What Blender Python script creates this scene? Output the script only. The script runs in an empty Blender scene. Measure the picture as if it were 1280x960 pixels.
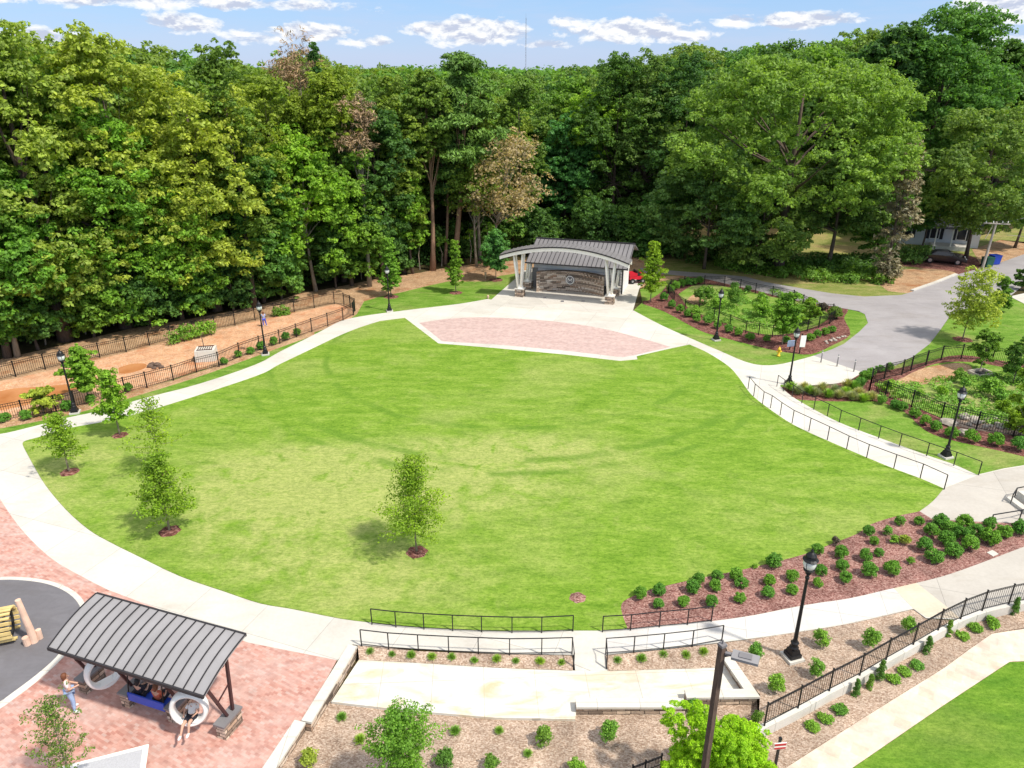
import bpy, bmesh, math, random
import numpy as np
from mathutils import Vector, Matrix
R = math.radians
random.seed(7)
scene = bpy.context.scene
col = scene.collection

# ---------------------------------------------------------------- camera model (used to read positions on the ground)
FPX = 920.0; TILT = math.atan(390/FPX); CAMH = 20.5
def ray(px, py):
    u = (px-640)/FPX; v = (480-py)/FPX
    return (u, math.cos(TILT)+v*math.sin(TILT), -math.sin(TILT)+v*math.cos(TILT))
def G(px, py, z=0.0):
    d = ray(px, py); t = (z-CAMH)/d[2]
    return (d[0]*t, d[1]*t, z)
def top_z(y, py, px=640):
    d = ray(px, py); return CAMH + d[2]/d[1]*y
def depth(x, y, z=0):
    return y*math.cos(TILT)-(z-CAMH)*math.sin(TILT)

cam = bpy.data.cameras.new('camera'); cam.sensor_width = 36; cam.lens = FPX/1280*36
cam.clip_start = 0.1; cam.clip_end = 6000
camo = bpy.data.objects.new('camera', cam); col.objects.link(camo)
camo.location = (0, 0, CAMH); camo.rotation_euler = (R(90)-TILT, 0, 0)
scene.camera = camo

# ---------------------------------------------------------------- materials
def new_mat(name):
    m = bpy.data.materials.new(name); m.use_nodes = True
    nt = m.node_tree; nt.nodes.clear()
    return m, nt
def N(nt, t, **kw):
    n = nt.nodes.new(t)
    for k, v in kw.items():
        if k in n.inputs.keys() if hasattr(n.inputs, 'keys') else False: n.inputs[k].default_value = v
        else: setattr(n, k, v)
    return n
def L(nt, a, b): nt.links.new(a, b)
def rgb(c): return (c[0], c[1], c[2], 1)
def ramp(nt, fac, stops, interp='LINEAR'):
    r = nt.nodes.new('ShaderNodeValToRGB'); r.color_ramp.interpolation = interp
    e = r.color_ramp.elements
    e[0].position = stops[0][0]; e[0].color = rgb(stops[0][1])
    e[1].position = stops[-1][0]; e[1].color = rgb(stops[-1][1])
    for p, c in stops[1:-1]:
        k = e.new(p); k.color = rgb(c)
    L(nt, fac, r.inputs['Fac']); return r.outputs['Color']
def noise(nt, vec, scale, detail=4, rough=0.55, dist=0.0):
    n = nt.nodes.new('ShaderNodeTexNoise')
    n.inputs['Scale'].default_value = scale; n.inputs['Detail'].default_value = detail
    n.inputs['Roughness'].default_value = rough; n.inputs['Distortion'].default_value = dist
    L(nt, vec, n.inputs['Vector']); return n.outputs['Fac']
def mixc(nt, fac, a, b, mode='MIX'):
    m = nt.nodes.new('ShaderNodeMix'); m.data_type = 'RGBA'; m.blend_type = mode
    for s, val in ((0, fac), (6, a), (7, b)):
        if isinstance(val, (int, float)): m.inputs[s].default_value = val
        elif isinstance(val, tuple): m.inputs[s].default_value = rgb(val)
        else: L(nt, val, m.inputs[s])
    return m.outputs[2]
def math_(nt, op, a, b=0.0, c=None):
    m = nt.nodes.new('ShaderNodeMath'); m.operation = op
    for i, val in enumerate((a, b) if c is None else (a, b, c)):
        if isinstance(val, (int, float)): m.inputs[i].default_value = val
        else: L(nt, val, m.inputs[i])
    return m.outputs[0]
def finish(m, nt, color, rough=0.8, metal=0.0, bump=None, bstr=0.3, bdist=0.02, spec=0.3):
    b = nt.nodes.new('ShaderNodeBsdfPrincipled'); o = nt.nodes.new('ShaderNodeOutputMaterial')
    if isinstance(color, tuple): b.inputs['Base Color'].default_value = rgb(color)
    else: L(nt, color, b.inputs['Base Color'])
    if isinstance(rough, (int, float)): b.inputs['Roughness'].default_value = rough
    else: L(nt, rough, b.inputs['Roughness'])
    b.inputs['Metallic'].default_value = metal
    b.inputs['Specular IOR Level'].default_value = spec
    if bump is not None:
        bn = nt.nodes.new('ShaderNodeBump'); bn.inputs['Strength'].default_value = bstr
        bn.inputs['Distance'].default_value = bdist
        L(nt, bump, bn.inputs['Height']); L(nt, bn.outputs[0], b.inputs['Normal'])
    L(nt, b.outputs[0], o.inputs[0]); return m
def pos(nt): return nt.nodes.new('ShaderNodeNewGeometry').outputs['Position']
def objc(nt): return nt.nodes.new('ShaderNodeTexCoord').outputs['Object']
def uvc(nt): return nt.nodes.new('ShaderNodeTexCoord').outputs['UV']
def mapped(nt, vec, loc=(0,0,0), rot=(0,0,0), sc=(1,1,1)):
    m = nt.nodes.new('ShaderNodeMapping'); m.inputs['Location'].default_value = loc
    m.inputs['Rotation'].default_value = rot; m.inputs['Scale'].default_value = sc
    L(nt, vec, m.inputs['Vector']); return m.outputs[0]

def plain(name, c, rough=0.6, metal=0.0, var=0.12, scale=3.0, spec=0.3):
    m, nt = new_mat(name)
    n = noise(nt, objc(nt), scale, 5)
    a = tuple(x*(1-var) for x in c); b = tuple(min(1, x*(1+var)) for x in c)
    return finish(m, nt, ramp(nt, n, [(0.3, a), (0.7, b)]), rough, metal, n, 0.05, 0.01, spec)

def lawn_mat(name, cols, patch=(0.27, 0.25, 0.09), amount=1.0, centre=None, arcs=()):
    m, nt = new_mat(name); p = pos(nt)
    big = noise(nt, mapped(nt, p, sc=(0.7, 1.0, 1)), 0.16, 6, 0.62, 0.6)
    fine = noise(nt, mapped(nt, p, sc=(1, 1.6, 1)), 6.5, 8, 0.82)
    mid = noise(nt, mapped(nt, p, rot=(0,0,0.4), sc=(0.5, 1.5, 1)), 0.9, 6, 0.68)
    c = ramp(nt, mid, [(0.30, cols[0]), (0.5, cols[1]), (0.70, cols[2])])
    w = math_(nt, 'MULTIPLY', ramp(nt, big, [(0.50, (0,0,0)), (0.72, (1,1,1))]), 0.75*amount)
    w2 = ramp(nt, noise(nt, mapped(nt, p, loc=(5,3,0)), 0.55, 7, 0.7, 0.4), [(0.56, (0,0,0)), (0.74, (1,1,1))])
    w = math_(nt, 'MAXIMUM', w, math_(nt, 'MULTIPLY', w2, 0.55*amount))
    if centre:
        for (cx, cy, rx, ry, k) in centre:      # worn, dry ground where people sit
            mp = mapped(nt, p, loc=(-cx/rx, -cy/ry, 0), sc=(1/rx, 1/ry, 0))
            g = nt.nodes.new('ShaderNodeTexGradient'); g.gradient_type = 'SPHERICAL'; L(nt, mp, g.inputs[0])
            gg = math_(nt, 'MULTIPLY', g.outputs['Fac'], math_(nt, 'MULTIPLY', ramp(nt, noise(nt, p, 0.7, 7, 0.7, 0.5), [(0.35, (0,0,0)), (0.62, (1,1,1))]), k))
            w = math_(nt, 'ADD', w, gg)
    w = math_(nt, 'MINIMUM', w, 0.6)
    c = mixc(nt, w, c, patch)
    tuft = noise(nt, mapped(nt, p, rot=(0,0,0.2), sc=(1, 2.2, 1)), 2.6, 6, 0.72)
    c = mixc(nt, 1.0, c, ramp(nt, tuft, [(0.32, (0.72,0.80,0.62)), (0.5, (1,1,1)), (0.68, (1.2,1.12,1.25))]), 'MULTIPLY')
    for (cx, cy, rad, wd) in arcs:              # old tyre tracks pressed in the turf
        vm = nt.nodes.new('ShaderNodeVectorMath'); vm.operation = 'DISTANCE'; L(nt, mapped(nt, p, sc=(1,1,0)), vm.inputs[0]); vm.inputs[1].default_value = (cx, cy, 0)
        dd = math_(nt, 'ABSOLUTE', math_(nt, 'SUBTRACT', math_(nt, 'ADD', vm.outputs['Value'], math_(nt, 'MULTIPLY', noise(nt, p, 0.5, 3), 0.8)), rad+0.4))
        on = math_(nt, 'MULTIPLY', ramp(nt, math_(nt, 'DIVIDE', dd, wd), [(0.3, (1,1,1)), (1.0, (0,0,0))]), ramp(nt, noise(nt, p, 0.22, 4), [(0.42, (0,0,0)), (0.56, (0.7,0.7,0.7))]))
        c = mixc(nt, on, c, (0.10,0.20,0.02))
    c = mixc(nt, 1.0, c, ramp(nt, fine, [(0.33, (0.55,0.62,0.42)), (0.5, (1.0,1.0,1.0)), (0.67, (1.42,1.32,1.35))]), 'MULTIPLY')
    return finish(m, nt, c, 0.9, 0, fine, 0.5, 0.05, 0.1)

def chips_mat(name, cols, scale=9, dark=0.35, patch=None):
    m, nt = new_mat(name); p = pos(nt)
    v = nt.nodes.new('ShaderNodeTexVoronoi'); v.inputs['Scale'].default_value = scale; v.inputs['Randomness'].default_value = 1
    L(nt, mapped(nt, p, rot=(0,0,0.6), sc=(1, 1.7, 1)), v.inputs['Vector'])
    sep = nt.nodes.new('ShaderNodeSeparateColor'); L(nt, v.outputs['Color'], sep.inputs[0])
    c = ramp(nt, sep.outputs[0], [(0.0, cols[0]), (0.5, cols[1]), (1.0, cols[2])])
    big = noise(nt, p, 0.8, 5, 0.65)
    c = mixc(nt, 1.0, c, ramp(nt, big, [(0.3, (1-dark,)*3), (0.65, (1.12,)*3)]), 'MULTIPLY')
    if patch:
        pf = ramp(nt, noise(nt, mapped(nt, p, loc=(9,2,0)), 0.5, 6, 0.7), [(0.52, (0,0,0)), (0.66, (1,1,1))])
        c = mixc(nt, pf, c, patch)
    h = math_(nt, 'ADD', sep.outputs[1], noise(nt, p, 14, 3))
    return finish(m, nt, c, 0.95, 0, h, 0.8, 0.06, 0.1)

def concrete_mat(name, base, joint=3.0, rot=0.0, stain=None, st_amt=0.5, jw=0.012):
    m, nt = new_mat(name); p = pos(nt)
    b = nt.nodes.new('ShaderNodeTexBrick'); b.offset = 0; b.squash = 1
    b.inputs['Scale'].default_value = 1; b.inputs['Brick Width'].default_value = joint; b.inputs['Row Height'].default_value = joint
    b.inputs['Mortar Size'].default_value = jw; b.inputs['Mortar Smooth'].default_value = 0.1; b.inputs['Bias'].default_value = 0
    b.inputs['Color1'].default_value = rgb(tuple(x*1.03 for x in base)); b.inputs['Color2'].default_value = rgb(tuple(x*0.93 for x in base))
    b.inputs['Mortar'].default_value = rgb(tuple(x*0.62 for x in base))
    L(nt, mapped(nt, p, loc=(300.3, 300.7, 0) if joint > 100 else (0, 0, 0), rot=(0,0,rot)), b.inputs['Vector'])
    n1 = noise(nt, p, 0.35, 7, 0.65); n2 = noise(nt, p, 7, 6, 0.75)
    c = mixc(nt, 1.0, b.outputs['Color'], ramp(nt, n1, [(0.3, (0.88,0.87,0.86)), (0.7, (1.06,1.06,1.05))]), 'MULTIPLY')
    c = mixc(nt, 1.0, c, ramp(nt, n2, [(0.3, (0.93,0.93,0.92)), (0.7, (1.05,1.05,1.05))]), 'MULTIPLY')
    if stain:
        sf = ramp(nt, noise(nt, mapped(nt, p, sc=(0.6, 1.6, 1)), 0.7, 7, 0.6, 1.0), [(0.50, (0,0,0)), (0.68, (1,1,1))])
        c = mixc(nt, math_(nt, 'MULTIPLY', sf, st_amt), c, stain)
    dirt = ramp(nt, noise(nt, mapped(nt, p, loc=(7,1,0), rot=(0,0,rot), sc=(0.35, 1.4, 1)), 0.5, 8, 0.68, 0.8), [(0.52, (1,1,1)), (0.75, (0.86,0.83,0.78))])
    c = mixc(nt, 1.0, c, dirt, 'MULTIPLY')
    return finish(m, nt, c, 0.85, 0, n2, 0.15, 0.01, 0.2)

def paver_mat(name, cols, rot=0.5, w=0.2, h=0.1):
    m, nt = new_mat(name); p = pos(nt)
    b = nt.nodes.new('ShaderNodeTexBrick'); b.offset = 0.5
    b.inputs['Scale'].default_value = 1; b.inputs['Brick Width'].default_value = w; b.inputs['Row Height'].default_value = h
    b.inputs['Mortar Size'].default_value = 0.006; b.inputs['Bias'].default_value = 0
    b.inputs['Color1'].default_value = rgb((0,0,0)); b.inputs['Color2'].default_value = rgb((1,1,1)); b.inputs['Mortar'].default_value = rgb((0.4,)*3)
    L(nt, mapped(nt, p, rot=(0,0,rot)), b.inputs['Vector'])
    c = ramp(nt, b.outputs['Color'], [(0.0, cols[0]), (0.35, cols[1]), (0.7, cols[2]), (1.0, cols[3])])
    n = noise(nt, mapped(nt, p, rot=(0,0,0.5), sc=(0.6, 1.6, 1)), 0.6, 7, 0.7, 0.4)
    c = mixc(nt, ramp(nt, n, [(0.42, (0,0,0)), (0.68, (0.6,0.6,0.6))]), c, (0.55, 0.42, 0.38))
    n3 = noise(nt, mapped(nt, p, loc=(4,9,0)), 2.2, 6, 0.7)
    c = mixc(nt, 1.0, c, ramp(nt, n3, [(0.3, (0.80,0.78,0.78)), (0.65, (1.10,1.08,1.08))]), 'MULTIPLY')
    return finish(m, nt, c, 0.85, 0, b.outputs['Fac'], 0.2, -0.004, 0.2)

def stone_mat(name, cols, w=0.42, h=0.12):
    m, nt = new_mat(name); u = uvc(nt)
    jig = nt.nodes.new('ShaderNodeTexNoise'); jig.inputs['Scale'].default_value = 2.2; L(nt, u, jig.inputs['Vector'])
    vm = nt.nodes.new('ShaderNodeVectorMath'); vm.operation = 'MULTIPLY_ADD'
    L(nt, jig.outputs['Color'], vm.inputs[0]); vm.inputs[1].default_value = (0.16, 0.09, 0); L(nt, u, vm.inputs[2])
    b = nt.nodes.new('ShaderNodeTexBrick'); b.offset = 0.37; b.squash = 0.7; b.squash_frequency = 3; b.offset_frequency = 2
    b.inputs['Scale'].default_value = 1; b.inputs['Brick Width'].default_value = w; b.inputs['Row Height'].default_value = h
    b.inputs['Mortar Size'].default_value = 0.012; b.inputs['Mortar Smooth'].default_value = 0.4
    b.inputs['Color1'].default_value = rgb((0,0,0)); b.inputs['Color2'].default_value = rgb((1,1,1)); b.inputs['Mortar'].default_value = rgb((0,0,0))
    L(nt, vm.outputs[0], b.inputs['Vector'])
    c = ramp(nt, b.outputs['Color'], [(0.0, cols[0]), (0.3, cols[1]), (0.55, cols[2]), (0.8, cols[3]), (1.0, cols[4])])
    c = mixc(nt, b.outputs['Fac'], c, (0.035, 0.03, 0.028))
    n = noise(nt, u, 9, 6, 0.7)
    c = mixc(nt, 1.0, c, ramp(nt, n, [(0.25, (0.62,0.6,0.6)), (0.7, (1.2,1.18,1.15))]), 'MULTIPLY')
    hgt = math_(nt, 'SUBTRACT', math_(nt, 'ADD', b.outputs['Color'], n), b.outputs['Fac'])
    return finish(m, nt, c, 0.9, 0, hgt, 0.7, 0.04, 0.2)

def leaf_mat(name, c, var=0.35, warm=(1.12, 1.08, 0.7), transl=0.42):
    m, nt = new_mat(name)
    g = nt.nodes.new('ShaderNodeNewGeometry'); oi = nt.nodes.new('ShaderNodeObjectInfo')
    lo = tuple(x*(1-var) for x in c); hi = tuple(c[i]*(1+var)*(1+(warm[i]-1)*0.5) for i in range(3))
    cc = ramp(nt, g.outputs['Random Per Island'], [(0.0, lo), (0.55, c), (1.0, hi)])
    cc = mixc(nt, 1.0, cc, ramp(nt, oi.outputs['Random'], [(0.0, (0.74,0.86,1.0)), (0.5, (1,1,1)), (1.0, (1.22,1.12,0.9))]), 'MULTIPLY')
    n = noise(nt, objc(nt), 0.35, 3)
    cc = mixc(nt, 1.0, cc, ramp(nt, n, [(0.3, (0.80,0.86,0.9)), (0.7, (1.2,1.12,0.95))]), 'MULTIPLY')
    d = nt.nodes.new('ShaderNodeBsdfPrincipled'); d.inputs['Roughness'].default_value = 0.55; d.inputs['Specular IOR Level'].default_value = 0.25
    t = nt.nodes.new('ShaderNodeBsdfTranslucent'); L(nt, cc, d.inputs['Base Color'])
    L(nt, mixc(nt, 1.0, cc, (1.25, 1.3, 0.6), 'MULTIPLY'), t.inputs[0])
    mx = nt.nodes.new('ShaderNodeMixShader'); mx.inputs[0].default_value = transl
    L(nt, d.outputs[0], mx.inputs[1]); L(nt, t.outputs[0], mx.inputs[2])
    o = nt.nodes.new('ShaderNodeOutputMaterial'); L(nt, mx.outputs[0], o.inputs[0]); return m

def bark_mat(name, c, k=0.4):
    m, nt = new_mat(name)
    n = noise(nt, mapped(nt, objc(nt), sc=(5, 5, 0.8)), 2.5, 7, 0.7)
    return finish(m, nt, ramp(nt, n, [(0.3, tuple(x*(1-k) for x in c)), (0.7, tuple(x*(1+k) for x in c))]), 0.95, 0, n, 0.6, 0.05, 0.1)

M = {}
M['lawn'] = lawn_mat('lawn grass', [(0.10,0.20,0.016), (0.155,0.265,0.028), (0.225,0.32,0.055)], patch=(0.37,0.38,0.14), amount=0.6,
    centre=[(-12,33,11,7,1.3), (-5,35,14,6,1.1), (1,38.5,8,3,0.9), (-7,26.5,9,3.5,0.8), (-25,35,6,7,0.7), (14,31,9,4,0.3)],
    arcs=[(-0.07,55.76,18.70,0.5),(-0.07,55.76,20.20,0.4),(-0.07,55.76,14.60,0.4)])
M['grass'] = lawn_mat('verge grass', [(0.07,0.16,0.015), (0.13,0.24,0.03), (0.20,0.30,0.06)], patch=(0.36,0.30,0.14), amount=0.9)
M['dry_grass'] = lawn_mat('dry verge grass', [(0.12,0.17,0.03), (0.20,0.23,0.06), (0.32,0.28,0.12)], patch=(0.44,0.29,0.16), amount=1.3)
M['turf'] = lawn_mat('lush turf', [(0.07,0.17,0.015), (0.11,0.22,0.02), (0.16,0.28,0.03)], amount=0.35)
M['meadow'] = lawn_mat('wild meadow', [(0.08,0.17,0.02), (0.16,0.27,0.04), (0.28,0.34,0.10)], patch=(0.42,0.32,0.2), amount=1.2)
M['forest_floor'] = chips_mat('forest floor', [(0.05,0.035,0.02), (0.10,0.07,0.035), (0.06,0.075,0.02)], 8)
M['straw'] = chips_mat('straw litter', [(0.36,0.20,0.10), (0.52,0.33,0.19), (0.60,0.42,0.27)], 14, 0.3, patch=(0.36,0.17,0.08))
M['clay'] = chips_mat('red clay', [(0.55,0.27,0.14), (0.66,0.38,0.22), (0.70,0.46,0.31)], 10, 0.25, patch=(0.55,0.24,0.12))
M['red_mulch'] = chips_mat('red mulch', [(0.15,0.06,0.05), (0.32,0.16,0.135), (0.48,0.30,0.255)], 15, 0.35)
M['dark_mulch'] = chips_mat('dark mulch', [(0.09,0.035,0.03), (0.19,0.075,0.06), (0.33,0.17,0.14)], 9, 0.35)
M['tan_mulch'] = chips_mat('tan shredded mulch', [(0.30,0.20,0.14), (0.47,0.345,0.26), (0.62,0.49,0.39)], 17, 0.38)
M['concrete'] = concrete_mat('pale concrete', (0.575,0.55,0.505), 3.0, 0.35)
M['pad'] = concrete_mat('stained concrete', (0.66,0.64,0.59), 1.9, -0.05, stain=(0.52,0.38,0.20), st_amt=0.75)
M['grey_walk'] = concrete_mat('grey concrete', (0.58,0.56,0.54), 1.9, 0.23)
M['beige_walk'] = concrete_mat('beige concrete', (0.64,0.55,0.44), 4.0, 0.4)
M['aggregate'] = concrete_mat('exposed aggregate', (0.46,0.43,0.39), 5.0, 0.3)
M['stage_floor'] = concrete_mat('stage concrete', (0.54,0.51,0.47), 3.2, -0.29)
M['asphalt'] = concrete_mat('worn asphalt', (0.33,0.31,0.32), 900, 0.5, stain=(0.25,0.235,0.24), st_amt=0.5)
M['old_asphalt'] = concrete_mat('old asphalt path', (0.30,0.275,0.27), 900, 0.5, stain=(0.42,0.37,0.33), st_amt=0.6)
M['rubber'] = concrete_mat('grey rubber surfacing', (0.15,0.145,0.16), 900, 0.5, stain=(0.19,0.185,0.20), st_amt=0.5)
M['brick'] = paver_mat('red brick pavers', [(0.40,0.19,0.15), (0.47,0.25,0.20), (0.53,0.31,0.255), (0.50,0.35,0.305)])
M['pink_brick'] = paver_mat('faded pink pavers', [(0.44,0.315,0.29), (0.465,0.34,0.31), (0.49,0.37,0.34), (0.48,0.375,0.35)], rot=-0.29)
M['cream_paver'] = paver_mat('cream pavers', [(0.58,0.47,0.36), (0.66,0.54,0.42), (0.70,0.60,0.48), (0.72,0.58,0.45)], rot=0.6, w=0.5, h=0.5)
M['cap'] = concrete_mat('cast wall cap', (0.62,0.59,0.54), 1.5, 0.0)
M['stone'] = stone_mat('stacked ledge stone', [(0.13,0.10,0.08), (0.40,0.31,0.24), (0.72,0.60,0.48), (0.38,0.24,0.16), (0.85,0.76,0.65)], w=0.5, h=0.15)
M['iron'] = plain('black painted iron', (0.018,0.018,0.02), 0.4, 0.3)
M['rust_iron'] = plain('dark brown painted steel', (0.07,0.03,0.03), 0.5, 0.2)
M['white_paint'] = plain('white painted timber', (0.86,0.82,0.74), 0.5, 0, 0.05)
M['roof'] = plain('grey standing seam metal', (0.20,0.19,0.195), 0.5, 0.1, 0.1, 0.6)
M['roof_light'] = plain('light grey standing seam metal', (0.29,0.28,0.285), 0.5, 0.05, 0.12, 0.8)
M['seam'] = plain('dark roof seam', (0.03,0.028,0.032), 0.5)
M['siding'] = plain('grey lap siding', (0.80,0.77,0.77), 0.7, 0, 0.05)
M['dark'] = plain('dark trim', (0.02,0.02,0.022), 0.6)
M['red'] = plain('red enamel', (0.55,0.02,0.04), 0.3, 0, 0.1)
M['tan_panel'] = plain('tan plywood', (0.50,0.36,0.24), 0.8)
M['yellow'] = plain('yellow enamel', (0.80,0.50,0.04), 0.4)
M['blue'] = plain('blue plastic', (0.03,0.08,0.50), 0.45)
M['green_plastic'] = plain('dark green plastic', (0.02,0.09,0.06), 0.5)
M['white_plastic'] = plain('glossy white plastic', (0.86,0.85,0.82), 0.25, 0, 0.02)
M['banner_print'] = plain('printed grey sheet', (0.42,0.42,0.44), 0.5, 0, 0.12, 30)
M['yellow_slat'] = plain('yellow timber slat', (0.62,0.47,0.20), 0.6, 0, 0.2, 2)
M['pale_wood'] = plain('peeled pale log', (0.68,0.47,0.36), 0.7, 0, 0.18, 2)
M['glass'] = plain('window glass', (0.03,0.035,0.04), 0.1, 0, 0.1, 1, 0.6)
M['lamp_glass'] = plain('frosted lamp glass', (0.66,0.67,0.66), 0.15, 0, 0.08, 2, 0.6)
M['car'] = plain('black car paint', (0.012,0.012,0.016), 0.15, 0.2, 0.1, 1, 0.7)
M['tyre'] = plain('tyre rubber', (0.02,0.02,0.02), 0.8)
M['chrome'] = plain('bright metal', (0.55,0.55,0.56), 0.3, 0.9)
M['sign_red'] = plain('red sign face', (0.5,0.03,0.04), 0.4)
M['post_wood'] = bark_mat('weathered brown post', (0.13,0.09,0.07), 0.35)
M['pole_wood'] = bark_mat('weathered grey pole', (0.42,0.37,0.32), 0.25)
M['skin'] = plain('skin', (0.55,0.33,0.24), 0.6, 0, 0.05)
M['hair'] = plain('brown hair', (0.16,0.06,0.03), 0.6)
M['denim'] = plain('light denim', (0.30,0.40,0.60), 0.8, 0, 0.15, 8)
M['pink_shirt'] = plain('pale pink cloth', (0.80,0.66,0.66), 0.8)
M['dark_cloth'] = plain('black cloth', (0.02,0.02,0.03), 0.8)
M['red_cloth'] = plain('rust red cloth', (0.50,0.12,0.07), 0.8)
M['white_cloth'] = plain('white cloth', (0.75,0.73,0.72), 0.8)
M['magenta_cloth'] = plain('magenta cloth', (0.45,0.03,0.22), 0.8)
M['rock'] = plain('grey rock', (0.36,0.32,0.27), 0.9, 0, 0.35, 3)
M['house_wall'] = plain('white siding', (0.62,0.62,0.62), 0.7, 0, 0.04)
M['shingle'] = plain('dark grey shingles', (0.10,0.10,0.12), 0.9, 0, 0.3, 4)
m_, nt_ = new_mat('muddy water')
M['mud_water'] = finish(m_, nt_, ramp(nt_, noise(nt_, pos(nt_), 0.5, 4), [(0.3, (0.40,0.15,0.05)), (0.7, (0.58,0.27,0.12))]), 0.12, 0, None, spec=0.5)
LEAF = {
 'yellow': leaf_mat('yellow green leaves', (0.37,0.46,0.08)),
 'bright': leaf_mat('bright green leaves', (0.23,0.42,0.05)),
 'mid': leaf_mat('mid green leaves', (0.16,0.31,0.055)),
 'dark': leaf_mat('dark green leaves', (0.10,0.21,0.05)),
 'oak': leaf_mat('oak leaves', (0.18,0.29,0.07)),
 'olive': leaf_mat('olive green leaves', (0.21,0.31,0.05)),
 'teal': leaf_mat('cool green leaves', (0.12,0.30,0.08)),
 'pine': leaf_mat('pine needles', (0.13,0.25,0.05), transl=0.15),
 'rust': leaf_mat('browning leaves', (0.50,0.38,0.22)),
 'dome': leaf_mat('pale oak leaves', (0.19,0.33,0.07)),
 'vine': leaf_mat('brown vine leaves', (0.26,0.23,0.15), transl=0.1),
 'dead': leaf_mat('dead twigs', (0.30,0.22,0.16), transl=0.05),
 'young': leaf_mat('young oak leaves', (0.24,0.39,0.035)),
 'lime': leaf_mat('lime feathery leaves', (0.362, 0.609, 0.029), transl=0.45),
 'shrub': leaf_mat('glossy shrub leaves', (0.13,0.31,0.035), 0.45, transl=0.15),
 'shrub_bright': leaf_mat('bright shrub leaves', (0.18,0.37,0.045), 0.4, transl=0.2),
 'grassy': leaf_mat('grass blades', (0.290, 0.478, 0.072), transl=0.3),
 'wheat': leaf_mat('dry grass blades', (0.40,0.42,0.20), transl=0.3),
 'golden': leaf_mat('golden green leaves', (0.40,0.48,0.07), transl=0.35),
 'plum': leaf_mat('dull plum leaves', (0.145, 0.109, 0.072), transl=0.1),
}
BARK = {'brown': bark_mat('brown bark', (0.12,0.09,0.07)), 'pine': bark_mat('pine bark', (0.26,0.16,0.11)),
        'pale': bark_mat('pale bark', (0.26,0.22,0.17)), 'dark': bark_mat('dark bark', (0.07,0.05,0.04))}

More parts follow.
